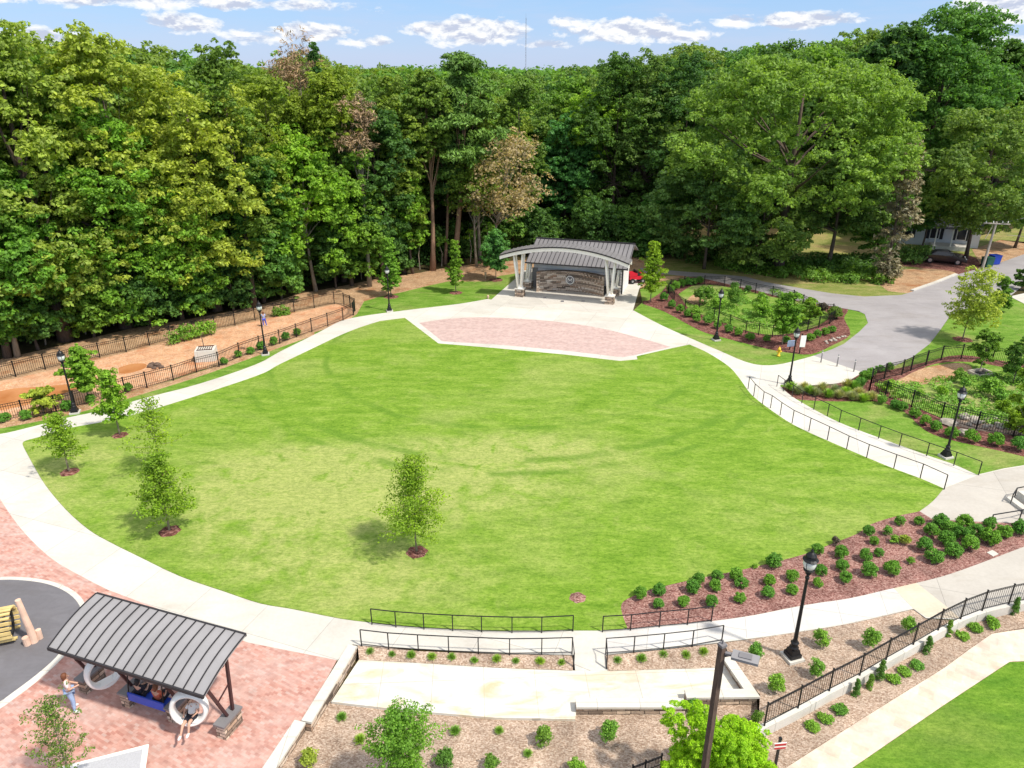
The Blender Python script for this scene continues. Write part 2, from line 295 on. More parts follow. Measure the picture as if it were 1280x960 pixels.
# ---------------------------------------------------------------- object helpers
def link(o, parent=None):
    col.objects.link(o)
    if parent: o.parent = parent
    return o
def tag(o, label=None, cat=None, group=None, kind=None):
    if label: o['label'] = label
    if cat: o['category'] = cat
    if group: o['group'] = group
    if kind: o['kind'] = kind
    return o
def thing(name, label, cat, loc=(0,0,0), rz=0.0, group=None):
    o = bpy.data.objects.new(name, None); o.empty_display_size = 0.2
    o.location = loc; o.rotation_euler = (0, 0, rz); link(o)
    return tag(o, label, cat, group)
def copy_tree(o, parent=None):
    c = o.copy(); col.objects.link(c)
    if parent: c.parent = parent
    for ch in [k for k in kids.get(o.name, [])]:
        c2 = copy_tree(ch, c)
    return c
kids = {}
class MB:
    def __init__(s): s.v = []; s.f = []; s.m = []
    def add(s, vs, fs, mi=0):
        b = len(s.v); s.v += [tuple(v) for v in vs]
        s.f += [tuple(b+i for i in f) for f in fs]; s.m += [mi]*len(fs)
    def box(s, c, size, rz=0, mi=0, taper=1.0):
        x, y, z = (k/2 for k in size); ca, sa = math.cos(rz), math.sin(rz); vs = []
        for dz, t in ((-z, 1), (z, taper)):
            for dx, dy in ((-x,-y), (x,-y), (x,y), (-x,y)):
                dx *= t; dy *= t
                vs.append((c[0]+dx*ca-dy*sa, c[1]+dx*sa+dy*ca, c[2]+dz))
        s.add(vs, [(0,3,2,1), (4,5,6,7), (0,1,5,4), (1,2,6,5), (2,3,7,6), (3,0,4,7)], mi)
    def beam(s, a, b, w, h=None, mi=0):
        a = Vector(a); b = Vector(b); h = h or w; d = (b-a).normalized()
        up = Vector((0,0,1)) if abs(d.z) < 0.95 else Vector((0,1,0))
        sd = d.cross(up).normalized(); u2 = sd.cross(d).normalized(); vs = []
        for p in (a, b):
            for i, j in ((-1,-1), (1,-1), (1,1), (-1,1)): vs.append(p+sd*i*w/2+u2*j*h/2)
        s.add(vs, [(0,3,2,1), (4,5,6,7), (0,1,5,4), (1,2,6,5), (2,3,7,6), (3,0,4,7)], mi)
    def tube(s, pts, rad, n=6, mi=0, cap=True):
        pts = [Vector(p) for p in pts]
        if isinstance(rad, (int, float)): rad = [rad]*len(pts)
        vs = []; prev = None
        for i, p in enumerate(pts):
            d = (pts[min(i+1, len(pts)-1)]-pts[max(i-1, 0)]).normalized()
            up = prev if prev is not None else (Vector((0,0,1)) if abs(d.z) < 0.9 else Vector((1,0,0)))
            sd = d.cross(up).normalized(); u2 = sd.cross(d).normalized(); prev = u2
            for k in range(n):
                a = 2*math.pi*k/n; vs.append(p+(sd*math.cos(a)+u2*math.sin(a))*rad[i])
        fs = []
        for i in range(len(pts)-1):
            for k in range(n):
                fs.append((i*n+k, i*n+(k+1) % n, (i+1)*n+(k+1) % n, (i+1)*n+k))
        if cap: fs.append(tuple(range(n))[::-1]); fs.append(tuple((len(pts)-1)*n+k for k in range(n)))
        s.add(vs, fs, mi)
    def lathe(s, prof, n=12, c=(0,0,0), mi=0):
        vs = []; fs = []
        for r, z in prof:
            for k in range(n):
                a = 2*math.pi*k/n; vs.append((c[0]+r*math.cos(a), c[1]+r*math.sin(a), c[2]+z))
        for i in range(len(prof)-1):
            for k in range(n): fs.append((i*n+k, i*n+(k+1) % n, (i+1)*n+(k+1) % n, (i+1)*n+k))
        fs.append(tuple(range(n))[::-1]); fs.append(tuple((len(prof)-1)*n+k for k in range(n)))
        s.add(vs, fs, mi)
    def prism(s, poly, z0, z1, mi=0):
        n = len(poly)
        s.add([(p[0], p[1], z0) for p in poly]+[(p[0], p[1], z1) for p in poly],
              [tuple(range(n))[::-1], tuple(range(n, 2*n))]+[(i, (i+1) % n, n+(i+1) % n, n+i) for i in range(n)], mi)
    def build(s, name, mats, parent=None, smooth=False, world=False, uv=True):
        if not isinstance(mats, (list, tuple)): mats = [mats]
        me = bpy.data.meshes.new(name); vs = s.v
        if world and parent:
            lx, ly, lz = parent.location; vs = [(a-lx, b-ly, c-lz) for a, b, c in vs]
        me.from_pydata(vs, [], s.f)
        for m in mats: me.materials.append(m)
        me.polygons.foreach_set('material_index', s.m)
        if smooth: me.polygons.foreach_set('use_smooth', [True]*len(s.f))
        if uv and len(s.f) < 20000:
            ul = me.uv_layers.new(name='uv')
            for p in me.polygons:
                n = p.normal
                for li in p.loop_indices:
                    co = me.vertices[me.loops[li].vertex_index].co
                    if abs(n.z) > 0.75: ul.data[li].uv = (co.x, co.y)
                    else:
                        k = math.hypot(n.x, n.y); ul.data[li].uv = ((-n.y*co.x+n.x*co.y)/k, co.z)
        me.update()
        o = bpy.data.objects.new(name, me); link(o, parent)
        if parent: kids.setdefault(parent.name, []).append(o)
        return o

def catmull(pts, n=5):
    out = []
    P = [pts[0]]+list(pts)+[pts[-1]]
    for i in range(1, len(P)-2):
        p0, p1, p2, p3 = P[i-1], P[i], P[i+1], P[i+2]
        for k in range(n):
            t = k/n; q = []
            for a, b, c, d in zip(p0[:2], p1[:2], p2[:2], p3[:2]):
                q.append(0.5*((2*b)+(-a+c)*t+(2*a-5*b+4*c-d)*t*t+(-a+3*b-3*c+d)*t**3))
            out.append(tuple(q))
    out.append(tuple(pts[-1][:2])); return out
def W(pts, z=0.0): return [G(x, y, z)[:2] for x, y in pts]
def curve(pts, z=0.0, n=4): return catmull(W(pts, z), n)

def sheet(name, poly, z, mat, thick=0.02, parent=None, kind='structure', label=None, cat=None):
    """a flat sheet with a real edge all round (z may be a function of x, y)"""
    clean = []
    for p in poly:
        if not clean or math.hypot(p[0]-clean[-1][0], p[1]-clean[-1][1]) > 0.01: clean.append(p)
    if math.hypot(clean[0][0]-clean[-1][0], clean[0][1]-clean[-1][1]) < 0.01: clean.pop()
    bm = bmesh.new(); zf = z if callable(z) else (lambda x, y: z)
    vs = [bm.verts.new((x, y, 0)) for x, y in clean]
    f = bm.faces.new(vs); f.normal_update()
    if f.normal.z < 0: f.normal_flip()
    bmesh.ops.triangulate(bm, faces=[f], ngon_method='EAR_CLIP')
    lo = [bm.verts.new((x, y, zf(x, y)-thick)) for x, y in clean]
    for v in vs: v.co.z = zf(v.co.x, v.co.y)
    for i in range(len(vs)):
        j = (i+1) % len(vs)
        try: bm.faces.new((vs[i], lo[i], lo[j], vs[j]))
        except ValueError: pass
    bmesh.ops.recalc_face_normals(bm, faces=bm.faces[:])
    me = bpy.data.meshes.new(name); bm.to_mesh(me); bm.free(); me.materials.append(mat)
    o = bpy.data.objects.new(name, me); link(o, parent)
    if parent is None: tag(o, label, cat, kind=kind)
    return o
ORD = ['zeroth','first','second','third','fourth','fifth','sixth','seventh','eighth','ninth','tenth','eleventh','twelfth','thirteenth','fourteenth','fifteenth','sixteenth','seventeenth','eighteenth','nineteenth']
def ordn(n):
    if n < 20: return ORD[n]
    t = ['','','twenty','thirty','forty','fifty','sixty','seventy'][n//10]
    if n % 10: return t+'-'+ORD[n % 10]
    return t[:-1]+'ieth'

def strip(mb, pts, w, z0, z1):
    """solid band along a polyline, mitred at its corners"""
    n = len(pts); dirs = [Vector((b[0]-a[0], b[1]-a[1], 0)).normalized() for a, b in zip(pts[:-1], pts[1:])]; L_ = []; R_ = []
    for i, p in enumerate(pts):
        d0 = dirs[max(0, i-1)]; d1 = dirs[min(n-2, i)]; n0 = Vector((-d0.y, d0.x, 0)); n1 = Vector((-d1.y, d1.x, 0)); m = (n0+n1).normalized()
        k = w/2/max(0.35, m.dot(n0)); L_.append((p[0]+m.x*k, p[1]+m.y*k)); R_.append((p[0]-m.x*k, p[1]-m.y*k))
    vs = []
    for l, r in zip(L_, R_): vs += [(l[0],l[1],z0), (r[0],r[1],z0), (r[0],r[1],z1), (l[0],l[1],z1)]
    fs = [(0,1,2,3), ((n-1)*4+3,(n-1)*4+2,(n-1)*4+1,(n-1)*4)]
    for i in range(n-1):
        for q in range(4): fs.append((i*4+q, (i+1)*4+q, (i+1)*4+(q+1)%4, i*4+(q+1)%4))
    b0 = len(mb.v); mb.add(vs, fs)
    # keep faces outward whatever the direction of travel
    return mb
# ================================================================ GROUND
ZL = -0.32            # level of the lower garden
# lower ground: one huge sheet
sheet('ground', [(-1500,-200), (1500,-200), (1500,2500), (-1500,2500)], ZL-0.12, M['forest_floor'], 0.3)
# upper terrace with an edge along the retaining walls
edge = W([(310,1010), (331,960), (383,899), (441,806), (451,808), (620,817), (715,819)]) + W([(757,819), (825,812), (905,803), (912,822), (952,867)]) \
     + W([(948,908), (1036,864), (1107,826), (1172,789), (1200,776), (1227,766), (1260,757), (1300,750)]) + [(60, 16)]
terr = edge + [(1400,16), (1400,2400), (-1400,2400), (-1400,4), (-20,4)]
sheet('terrain', terr, 0.0, M['forest_floor'], 0.7)
# soil and verges
sheet('soil', W([(-60,476),(0,449),(50,438),(100,426),(162,411),(225,401),(320,383),(375,367),(425,358),(475,348),(525,341),(550,336),(610,328),(640,326),(700,322),(790,320),(870,318),(905,330),(905,348),(850,352),(800,360),(640,352),(560,368),(440,400),(95,515),(-60,560)]), 0.006, M['straw'], 0.02)
sheet('clay_ground', W([(-70,489),(20,473),(125,449),(214,427),(319,402),(420,380),(441,385),(440,396),(425,403),(300,443),(184,484),(95,509),(-70,545)]), 0.012, M['clay'], 0.02)
sheet('puddle', curve([(-60,505),(10,487),(45,484),(95,480),(103,484),(80,492),(70,498),(30,507),(-60,527)]), 0.017, M['mud_water'], 0.012)
sheet('puddle', curve([(148,460),(165,455),(182,455),(180,461),(160,467),(149,467)]), 0.017, M['mud_water'], 0.012)
sheet('path_verge', W([(-60,560),(-60,536),(0,529),(95,511),(185,485),(300,448),(390,417),(430,404),(446,393),(455,377),(475,371),(500,366),(537,357),(560,352),(587,352),(607,352),(625,345),(645,342),(655,350),(640,375),(580,392),(430,412),(250,488),(95,535)]), 0.02, M['grass'], 0.02)
sheet('mulch_strip', curve([(-60,537),(0,529),(95,511),(185,485),(246,466),(300,447),(350,429),(392,415)],n=3)+curve([(394,419),(352,434),(300,453),(246,472),(185,491),(95,517),(0,536),(-60,545)],n=3), 0.026, M['straw'], 0.02)
# right-hand surroundings
sheet('yard', W([(860,312),(960,300),(985,278),(1120,280),(1200,300),(1285,282),(1500,270),(1500,340),(1280,340),(1190,352),(1140,372),(1066,374),(1000,366),(930,352),(870,344),(830,345),(830,325)]), 0.008, M['dry_grass'], 0.02)
sheet('leaf_litter', curve([(1108,322),(1120,312),(1160,314),(1205,318),(1225,326),(1222,336),(1195,343),(1150,335),(1118,332)]), 0.014, M['dark_mulch'], 0.02)
sheet('bare_soil', curve([(1085,345),(1120,338),(1165,336),(1197,343),(1165,357),(1140,366),(1110,364)]), 0.016, M['straw'], 0.02)
sheet('roadside_lawn', W([(1100,470),(1120,455),(1140,446),(1162,430),(1175,413),(1188,395),(1215,380),(1262,371),(1300,380),(1500,400),(1500,520),(1300,500),(1200,460),(1120,480)]), 0.012, M['grass'], 0.02)
sheet('garden_lawn', W([(792,388),(803,378),(800,362),(835,350),(900,350),(1000,370),(1052,384),(1081,392),(1086,404),(1074,415),(1055,430),(1020,446),(1010,452),(953,462),(900,446),(870,432),(825,410)]), 0.012, M['grass'], 0.02)
sheet('lower_verge', W([(973,478),(990,486),(1085,490),(1140,508),(1220,538),(1300,560),(1500,590),(1500,600),(1290,586),(1221,600),(1180,590),(1097,552),(1017,516),(985,500)]), 0.012, M['grass'], 0.02)
# road
road = W([(1017,445),(1040,437),(1055,430),(1074,415),(1085,404),(1081,393),(1073,389),(1050,385),(991,375),(966,369),(944,363),(958,353),(1003,361),(1040,367),(1080,371),(1127,369),(1140,365),(1170,354),(1195,344),(1216,338),(1232,335),(1280,318),(1500,262),(1500,300),(1330,342),(1280,356),(1262,371),(1240,378),(1215,384),(1200,388),(1186,397),(1175,413),(1162,430),(1140,447),(1120,457),(1078,466)])
sheet('road', road, 0.03, M['asphalt'], 0.05)
sheet('service_path', W([(800,335),(834,338),(897,343),(932,346),(958,353),(944,363),(904,354),(874,347),(834,343),(800,341)]), 0.026, M['old_asphalt'], 0.05)
ks = W([(1140,364),(1170,353.5),(1195,343.5)])
k = MB()
strip(k, ks, 0.35, 0.0, 0.14)
tag(k.build('kerb', M['concrete']), kind='structure')
sheet('sidewalk', W([(1262,371),(1285,366),(1500,330),(1500,352),(1290,385)]), 0.045, M['concrete'], 0.05)
sheet('driveway', W([(1215,312),(1250,300),(1285,305),(1500,320),(1500,300),(1290,296),(1285,322),(1240,334),(1225,330)]), 0.022, M['straw'], 0.02)
# concrete plaza and promenade (the lawn and the beds lie on it, a little proud)
up = W([(-90,566),(-40,552)]) + curve([(0,543),(20,539),(87,522),(120,515),(185,497),(250,480),(320,456),(350,440),(400,415),(425,402),(450,396),(485,391),(525,386),(575,380),(610,374)], n=3)
plaza = up + W([(614,375),(646,347),(656,338),(786,343),(806,352),(799,361),(791,389)]) + \
    curve([(792,388.5),(827,407),(874,428),(902,440),(930,452),(953,457),(979,455),(1014,446)], n=3) + W([(1017,445),(1078,466),(1060,477),(1042,480),(997,483),(976,481)]) + \
    curve([(975,483),(990,496),(1017,512),(1050,529),(1097,547),(1160,570),(1192,581),(1221,594)], n=3) + W([(1255,586),(1280,582),(1420,566),(1500,640),(1400,740),(1300,747)]) + \
    W([(1280,750),(1260,756),(1227,765),(1200,775),(1157,773),(1142,762)]) + curve([(1140,762),(1066,779),(1020,787),(960,796),(905,803)], n=3) + W([(825,812),(757,819),(715,819),(620,817),(451,807.5),(441,806),(422,826),(310,804),(135,739)]) + \
    curve([(135,739),(100,720),(62,697),(25,660),(0,624),(-15,600),(-40,575)], n=3)
sheet('promenade', plaza, 0.03, M['concrete'], 0.06)
sheet('stage_floor', W([(640,375),(662,336),(784,341),(779,362),(797,366),(758,392),(700,386),(630,380)]), 0.036, M['stage_floor'], 0.03)
sheet('old_paving', W([(1028,516),(1142,563),(1200,590),(1175,608),(1060,558),(1010,536)]), 0.0345, M['aggregate'], 0.03) if False else None
sheet('walk_segment', W([(905,801),(960,795),(1020,786),(1066,778),(1141,761.5),(1117,736),(1066,745.5),(1005,758),(940,770.5),(887,778),(780,789),(757,791),(757,817),(825,811)]), 0.035, M['grey_walk'], 0.03)
sheet('walk_band', W([(1117,736),(1145,729),(1183,759),(1200,774),(1158,772),(1141,761)]), 0.0355, M['beige_walk'], 0.03)
sheet('aggregate_walk', W([(1145,729),(1175,722),(1219,707),(1280,684),(1420,640),(1420,720),(1300,746),(1280,749),(1260,755),(1227,764),(1201,774),(1183,759)]), 0.035, M['aggregate'], 0.03)
sheet('aggregate_plaza', W([(1180,611),(1221,595),(1255,587),(1280,583),(1420,567),(1420,660),(1280,656),(1237,655),(1165,650),(1149,640),(1166,628)]), 0.038, M['aggregate'], 0.03)
# pink paved apron before the stage
arc = curve([(524,404),(560,399),(600,397),(650,399),(700,403),(752,411),(800,423),(838,434)], n=4)
sheet('paved_apron', arc + W([(795,444),(778,447),(700,438),(620,431),(553,427)]), 0.036, M['pink_brick'], 0.03)
lawn = curve([(30,560),(30,553),(50,547),(87,536),(140,526),(210,507),(320,471),(350,456),(400,432),(425,420),(450,410),(475,402)], n=4)[:-1] + \
    W([(475,402),(506,398),(548,430),(620,436),(706,444),(775,452),(797,450),(796,446),(840,436),(861,431.5)]) + \
    curve([(862,431.5),(885,442),(911,459),(925,475),(939,494),(960,511),(985,528),(1010,541),(1060,563),(1110,584),(1150,599),(1180,612)], n=4) + \
    curve([(1178,613),(1166,627),(1149,640)], n=3) + curve([(1146,641),(1118,647),(1087,657),(1072,668),(1039,681),(1005,694),(955,707),(915,716),(860,727),(815,738),(790,747),(777,756),(778,770),(784,786)], n=3) + \
    W([(760,789),(600,789),(535,786),(465,779)]) + curve([(464,779),(425,774),(365,762),(325,755),(280,740),(225,721),(175,697),(135,677),(110,662),(82,637),(57,607),(42,582),(30,560)], n=3)
sheet('lawn', lawn, 0.06, M['lawn'], 0.05)
bed = curve([(1149,640),(1118,647),(1087,657),(1072,668),(1039,681),(1005,694),(955,707),(915,716),(860,727),(815,738),(790,747),(777,756),(778,770),(784,787)], n=3) + \
    W([(887,777)]) + curve([(890,777),(940,770),(1005,757),(1060,749),(1116,736),(1175,722),(1219,707),(1280,684)], n=3) + W([(1340,664),(1340,661),(1300,657),(1280,655),(1237,654),(1200,652),(1165,650)])
sheet('mulch_bed', bed, 0.055, M['red_mulch'], 0.05)
k = MB()
gA = G(1237,687)
tag(sheet('utility_cover', W([(1233,692),(1240,689),(1248,694),(1241,697)]), 0.075, M['concrete'], 0.03), kind=None)
bpy.data.objects['utility_cover']['label'] = 'small pale rectangular utility cover set in the red mulch by the walk'
bpy.data.objects['utility_cover']['category'] = 'utility cover'
del bpy.data.objects['utility_cover']['kind']
# mulch circles round trees are built with the trees
# brick plaza, rubber play surface with white rim
brick = curve([(135,738),(100,720),(62,697),(25,660),(0,624),(-15,600)], n=3) + W([(-200,620),(-200,1050),(300,1010),(330,960),(383,896),(421,826),(310,804)])
sheet('brick_plaza', brick, 0.034, M['brick'], 0.03)
def ring_pts(f):
    c = G(0, 812); P = []
    return P
cpt = W([(-140,760),(-60,728),(0,722),(45,724),(75,731),(97,743),(108,760),(106,780),(95,800),(78,824),(50,850),(20,873),(0,887),(-60,925),(-140,950)])
cpi = W([(-140,768),(-60,734),(0,726),(43,728),(71,735),(91,747),(101,762),(99,779),(88,799),(70,823),(44,846),(16,867),(-4,881),(-60,915),(-140,940)])
sheet('play_kerb', catmull(cpt, 4), 0.045, M['cap'], 0.03)
sheet('play_surface', catmull(cpi, 4), 0.052, M['rubber'], 0.03)
# lower garden
sheet('garden_bed', W([(200,1100),(331,965),(386,900),(413,876),(500,886),(620,896),(719,899),(720,880),(860,868),(946,870),(948,905),(1036,862),(1107,824),(1172,787),(1200,773),(1260,754),(1420,725),(1420,770),(1280,784),(1240,791),(1214,809),(1180,834),(1080,896),(982,959),(880,1060),(700,1120)], ZL), ZL-0.02, M['tan_mulch'], 0.05)
sheet('garden_path', W([(982,960),(1080,897),(1180,835),(1214,810),(1240,792),(1280,786),(1420,770),(1420,820),(1262,827),(1180,881),(1065,960),(930,1060),(860,1060)], ZL), ZL, M['cream_paver'], 0.05)
sheet('lower_lawn', W([(1065,961),(1180,882),(1262,828),(1420,821),(1500,1100),(900,1100),(930,1061)], ZL), ZL+0.015, M['turf'], 0.05)
ZP = -0.24
def bank(name, top, bot, mat):        # a planted bank falling from the promenade to the lower pad
    T_ = W(top, 0.0); B_ = W(bot, ZP); k = MB(); n = len(T_); vs = []; rows = 5
    for r in range(rows):
        t = r/(rows-1)
        for a, b in zip(T_, B_):
            vs.append((a[0]+(b[0]-a[0])*t, a[1]+(b[1]-a[1])*t, 0.02+(ZP-0.0)*t + 0.04*math.sin(t*3.14)))
    k.add(vs, [(r*n+i, r*n+i+1, (r+1)*n+i+1, (r+1)*n+i) for r in range(rows-1) for i in range(n-1)])
    return tag(k.build(name, mat, uv=False), kind='structure')
bank('planted_bank', [(447,806),(525,814.5),(620,818),(716,820)], [(449,825),(525,829),(620,835),(716,838.5)], M['tan_mulch'])
bank('planted_bank', [(756,820),(825,813),(870,808),(905,804)], [(760,839),(820,837),(860,836),(896,834.5)], M['tan_mulch'])
sheet('lower_pad', W([(449,824),(520,828),(620,834),(716,838),(760,838.5),(850,835),(895,834),(906,826),(940,866),(858,868),(857,874),(722,875),(719,899),(620,897),(500,887),(414,877)], ZP), ZP, M['pad'], 0.22)
a, b = W([(717,819),(757,819)]), W([(719,838.5),(760,838.5)], ZP)
k = MB(); k.add([(a[0][0],a[0][1],0.036),(a[1][0],a[1][1],0.036),(b[1][0],b[1][1],ZP+0.006),(b[0][0],b[0][1],ZP+0.006),
                 (a[0][0],a[0][1],-0.3),(a[1][0],a[1][1],-0.3),(b[1][0],b[1][1],ZP-0.2),(b[0][0],b[0][1],ZP-0.2)],
                [(3,2,1,0),(0,1,5,4),(1,2,6,5),(2,3,7,6),(3,0,4,7)])
tag(k.build('ramp', M['concrete']), kind='structure')
# right bed between the walk and the railing kerb
sheet('slope_bed', W([(906,804),(960,796.5),(1020,787.5),(1066,779.5),(1141,762.5),(1157,774),(1200,777),(1172,788),(1107,825),(1036,863),(948,906),(950,869),(911,821)]), 0.02, M['tan_mulch'], 0.03)
# garden one
g1 = curve([(803,380),(826,366),(838,354),(870,346),(910,350),(966,362),(1010,370),(1050,378),(1060,388),(1055,398),(1063,418),(1040,432),(1014,443),(985,441),(958,436),(930,429),(900,421),(874,413),(831,390),(803,380)], n=3)
sheet('planting_bed', g1, 0.02, M['dark_mulch'], 0.02)
sheet('rain_garden', curve([(848,368),(870,356),(905,358),(960,370),(1010,380),(1035,392),(1030,403),(1005,413),(968,419),(930,413),(895,400),(862,388)], n=3), 0.026, M['meadow'], 0.02)
# garden two
sheet('planting_bed', curve([(975,484),(1040,482),(1085,464),(1120,461),(1160,452),(1200,444),(1262,453),(1400,476),(1450,520),(1400,590),(1300,575),(1255,565),(1180,548),(1152,535),(1130,515),(1095,502),(1050,502),(1000,500),(985,494)], n=3), 0.02, M['dark_mulch'], 0.02)
sheet('rain_garden', curve([(1100,484),(1135,470),(1170,455),(1215,453),(1270,462),(1400,480),(1400,548),(1280,546),(1220,535),(1176,523),(1139,507)], n=3), 0.026, M['meadow'], 0.02)
sheet('bare_soil', curve([(1120,478),(1150,462),(1195,454),(1215,460),(1200,472),(1160,480),(1130,484)], n=3), 0.030, M['straw'], 0.02)
sheet('gravel_pool', curve([(1180,527),(1215,522),(1262,531),(1300,538),(1290,546),(1240,541),(1195,533)], n=3), 0.031, M['tan_mulch'], 0.02)
sheet('bare_soil', curve([(858,376),(868,368),(882,370),(880,380),(868,383)], n=3), 0.030, M['straw'], 0.02)

# ================================================================ WALLS
def wall_run(name, label, pts, w, z0, z1, cap_h=0.09, cap_w=None, group=None, zc=None):
    """stone wall with a cast cap along a polyline; cap and wall are parts"""
    base = thing(name, label, 'wall', (pts[0][0], pts[0][1], z0), 0, group)
    s = MB(); c = MB()
    strip(s, pts, w, z0, z1-cap_h); strip(c, pts, cap_w or w+0.08, z1-cap_h, z1)
    s.build('stone_face', M['stone'], base, world=True)
    c.build('wall_cap', M['cap'], base, world=True)
    return base
p1, p2, p3 = W([(441,807),(383,902),(318,985)], 0.1)
wall_run('retaining_wall', 'pale capped upper length of sloping wall between brick plaza and lower concrete pad', [p1, p2], 0.30, ZL-0.1, 0.12, cap_w=0.38)
q2 = W([(375,901)], 0.1)[0]
wall_run('retaining_wall', 'pale capped lower length of wall at the corner of the brick plaza', [(q2[0],q2[1]), W([(322,981)],0.1)[0]], 0.30, ZL-0.1, 0.09, cap_w=0.42)
s1, s2 = W([(720,878.5),(856,878.5)], 0.06)
wall_run('seat_wall', 'long pale capped stone seat wall along the front of the lower pad', [s1, s2], 0.30, ZL-0.1, 0.06, cap_w=0.40)
w1, w2, w3 = W([(857,867),(940,866),(909,821)], 0.1)
wall_run('seat_wall', 'short bent capped stone wall closing the right end of the lower pad', [w1, w2, w3], 0.26, ZL-0.1, 0.1, cap_w=0.38)
kb = curve([(928,922),(997,888),(1036,866),(1074,847),(1107,827),(1141,808),(1172,790),(1200,776),(1227,766),(1260,758),(1300,750)], n=2)
k = MB()
strip(k, kb, 0.2, -0.45, 0.07)
k = k.build('kerb_wall', M['cap']); tag(k, 'long pale concrete kerb wall under the picket railing at lower right', 'wall')
# steps at the right edge of the plaza
k = MB()
for i in range(3):
    g = G(1285+i*5, 650-i*1, 0); k.box((g[0]+0.3+i*0.35, g[1]+0.6, 0.1+i*0.15), (0.35, 2.6, 0.2+i*0.3), 0.1)
tag(k.build('steps', M['concrete']), 'pale concrete steps at the right edge of the upper plaza', 'steps')
# ================================================================ VEGETATION
RG = np.random.default_rng(11)
def quads_mesh(name, cen, nrm, size, aspect=1.7, mats=None, droop=None):
    """one leaf-sized quad per centre, facing nrm"""
    n = len(cen)
    r = RG.normal(size=(n, 3)); t = np.cross(nrm, r); t /= np.linalg.norm(t, axis=1, keepdims=True)+1e-9
    b = np.cross(nrm, t); b /= np.linalg.norm(b, axis=1, keepdims=True)+1e-9
    s = (size*RG.uniform(0.65, 1.35, n))[:, None]
    t = t*s*0.5*aspect**0.5; b = b*s*0.5/aspect**0.5
    bend = nrm/(np.linalg.norm(nrm, axis=1, keepdims=True)+1e-9)*s*0.12
    v = np.stack([cen-t, cen-b+bend, cen+t, cen+b+bend], 1).reshape(-1, 3)
    return v
def leaf_object(name, v, mat, parent=None):
    nq = len(v)//4; me = bpy.data.meshes.new(name)
    me.vertices.add(len(v)); me.vertices.foreach_set('co', v.astype(np.float32).ravel())
    me.loops.add(nq*4); me.loops.foreach_set('vertex_index', np.arange(nq*4, dtype=np.int32))
    me.polygons.add(nq); me.polygons.foreach_set('loop_start', np.arange(0, nq*4, 4, dtype=np.int32))
    me.polygons.foreach_set('loop_total', np.full(nq, 4, dtype=np.int32))
    me.materials.append(mat); me.update(calc_edges=True)
    o = bpy.data.objects.new(name, me); link(o, parent)
    if parent: kids.setdefault(parent.name, []).append(o)
    return o
def sphere_dirs(n, lo=-1.0):
    z = RG.uniform(lo, 1, n); a = RG.uniform(0, 2*np.pi, n); r = np.sqrt(1-z*z)
    return np.stack([r*np.cos(a), r*np.sin(a), z], 1)
def crown_clumps(w, h, base, seed, shape='dome', n=70, lump=0.22, pw=0.38):
    """clump centres of a crown: w full width, h height of the foliage, base its underside"""
    rg = np.random.default_rng(seed); out = []
    ph = rg.uniform(0, 6.28, 8); am = rg.uniform(0.4, 1, 8)
    tries = 0
    while len(out) < n and tries < n*60:
        tries += 1
        t = rg.uniform(0, 1); a = rg.uniform(0, 6.28)
        if shape == 'dome': pr = math.sqrt(max(0, 1-((t-0.32)/0.68)**2)) if t > 0.32 else 0.62+0.38*(t/0.32)
        elif shape == 'oval': pr = math.sqrt(max(0, 1-((t-0.45)/0.56)**2))**0.8
        elif shape == 'cone': pr = max(0.05, (1-t)**0.75)*(0.75+0.25*min(1, t/0.12))
        elif shape == 'column': pr = (0.85 if t < 0.75 else 0.85*math.sqrt(max(0, 1-((t-0.75)/0.26)**2)))*(0.8+0.2*math.sin(t*17+ph[0]))
        elif shape == 'pine': pr = 0.25+0.75*math.sin(min(1, t*1.15)*3.14)**0.6*(0.6+0.4*math.sin(t*26+ph[1]))
        else: pr = 1
        lm = 1+lump*(am[0]*math.sin(2*a+ph[1]+t*3)+am[1]*math.sin(3*a+ph[2]-t*6)+am[2]*math.sin(5*a+ph[3]+t*9)+0.6*am[3]*math.sin(t*14+ph[4]))*0.7
        rr = w/2*pr*lm*(rg.uniform(0.12, 1)**pw)
        if rg.uniform() > 0.35+0.65*pr: continue
        out.append((rr*math.cos(a), rr*math.sin(a), base+h*t))
    return np.array(out)
def leafy(clumps, cr, per, leaf, flat=0.62, up=0.55, lo=-0.35, aspect=1.6, spread=0.45, two=False):
    """leaves on the outside of every clump, leaning to the sky; two=True breaks each clump into sprays first"""
    if two:
        sub = []
        for c in clumps:
            R_ = cr*RG.uniform(0.55, 1.5); k = max(5, int(13*(R_/cr)**2)); d = sphere_dirs(k, -0.55)
            p = d*(R_*RG.uniform(0.5, 1.2, (k, 1))); p[:, 2] *= flat; sub.append(p+c)
        clumps = np.concatenate(sub); cr = cr*0.33; per = max(8, int(per/9)); flat = 0.75
    n = len(clumps); crs = cr*RG.uniform(0.6, 1.4, n)
    ks = np.maximum(4, (per*(crs/cr)**2).astype(int)); idx = np.repeat(np.arange(n), ks); K = len(idx)
    d = sphere_dirs(K, lo); c = clumps[idx]; r_ = crs[idx]
    rad = r_*(RG.uniform(spread, 1.0, K)**0.6)*(1+0.25*np.sin(d[:, 0]*7+c[:, 0])*np.cos(d[:, 1]*6+c[:, 1]))
    p = d*rad[:, None]; p[:, 2] *= flat
    q = d*0.9+np.array([0, 0, up])+RG.normal(size=(K, 3))*0.6
    nr = q/np.linalg.norm(q, axis=1, keepdims=True)
    return quads_mesh('', p+c, nr, leaf, aspect)
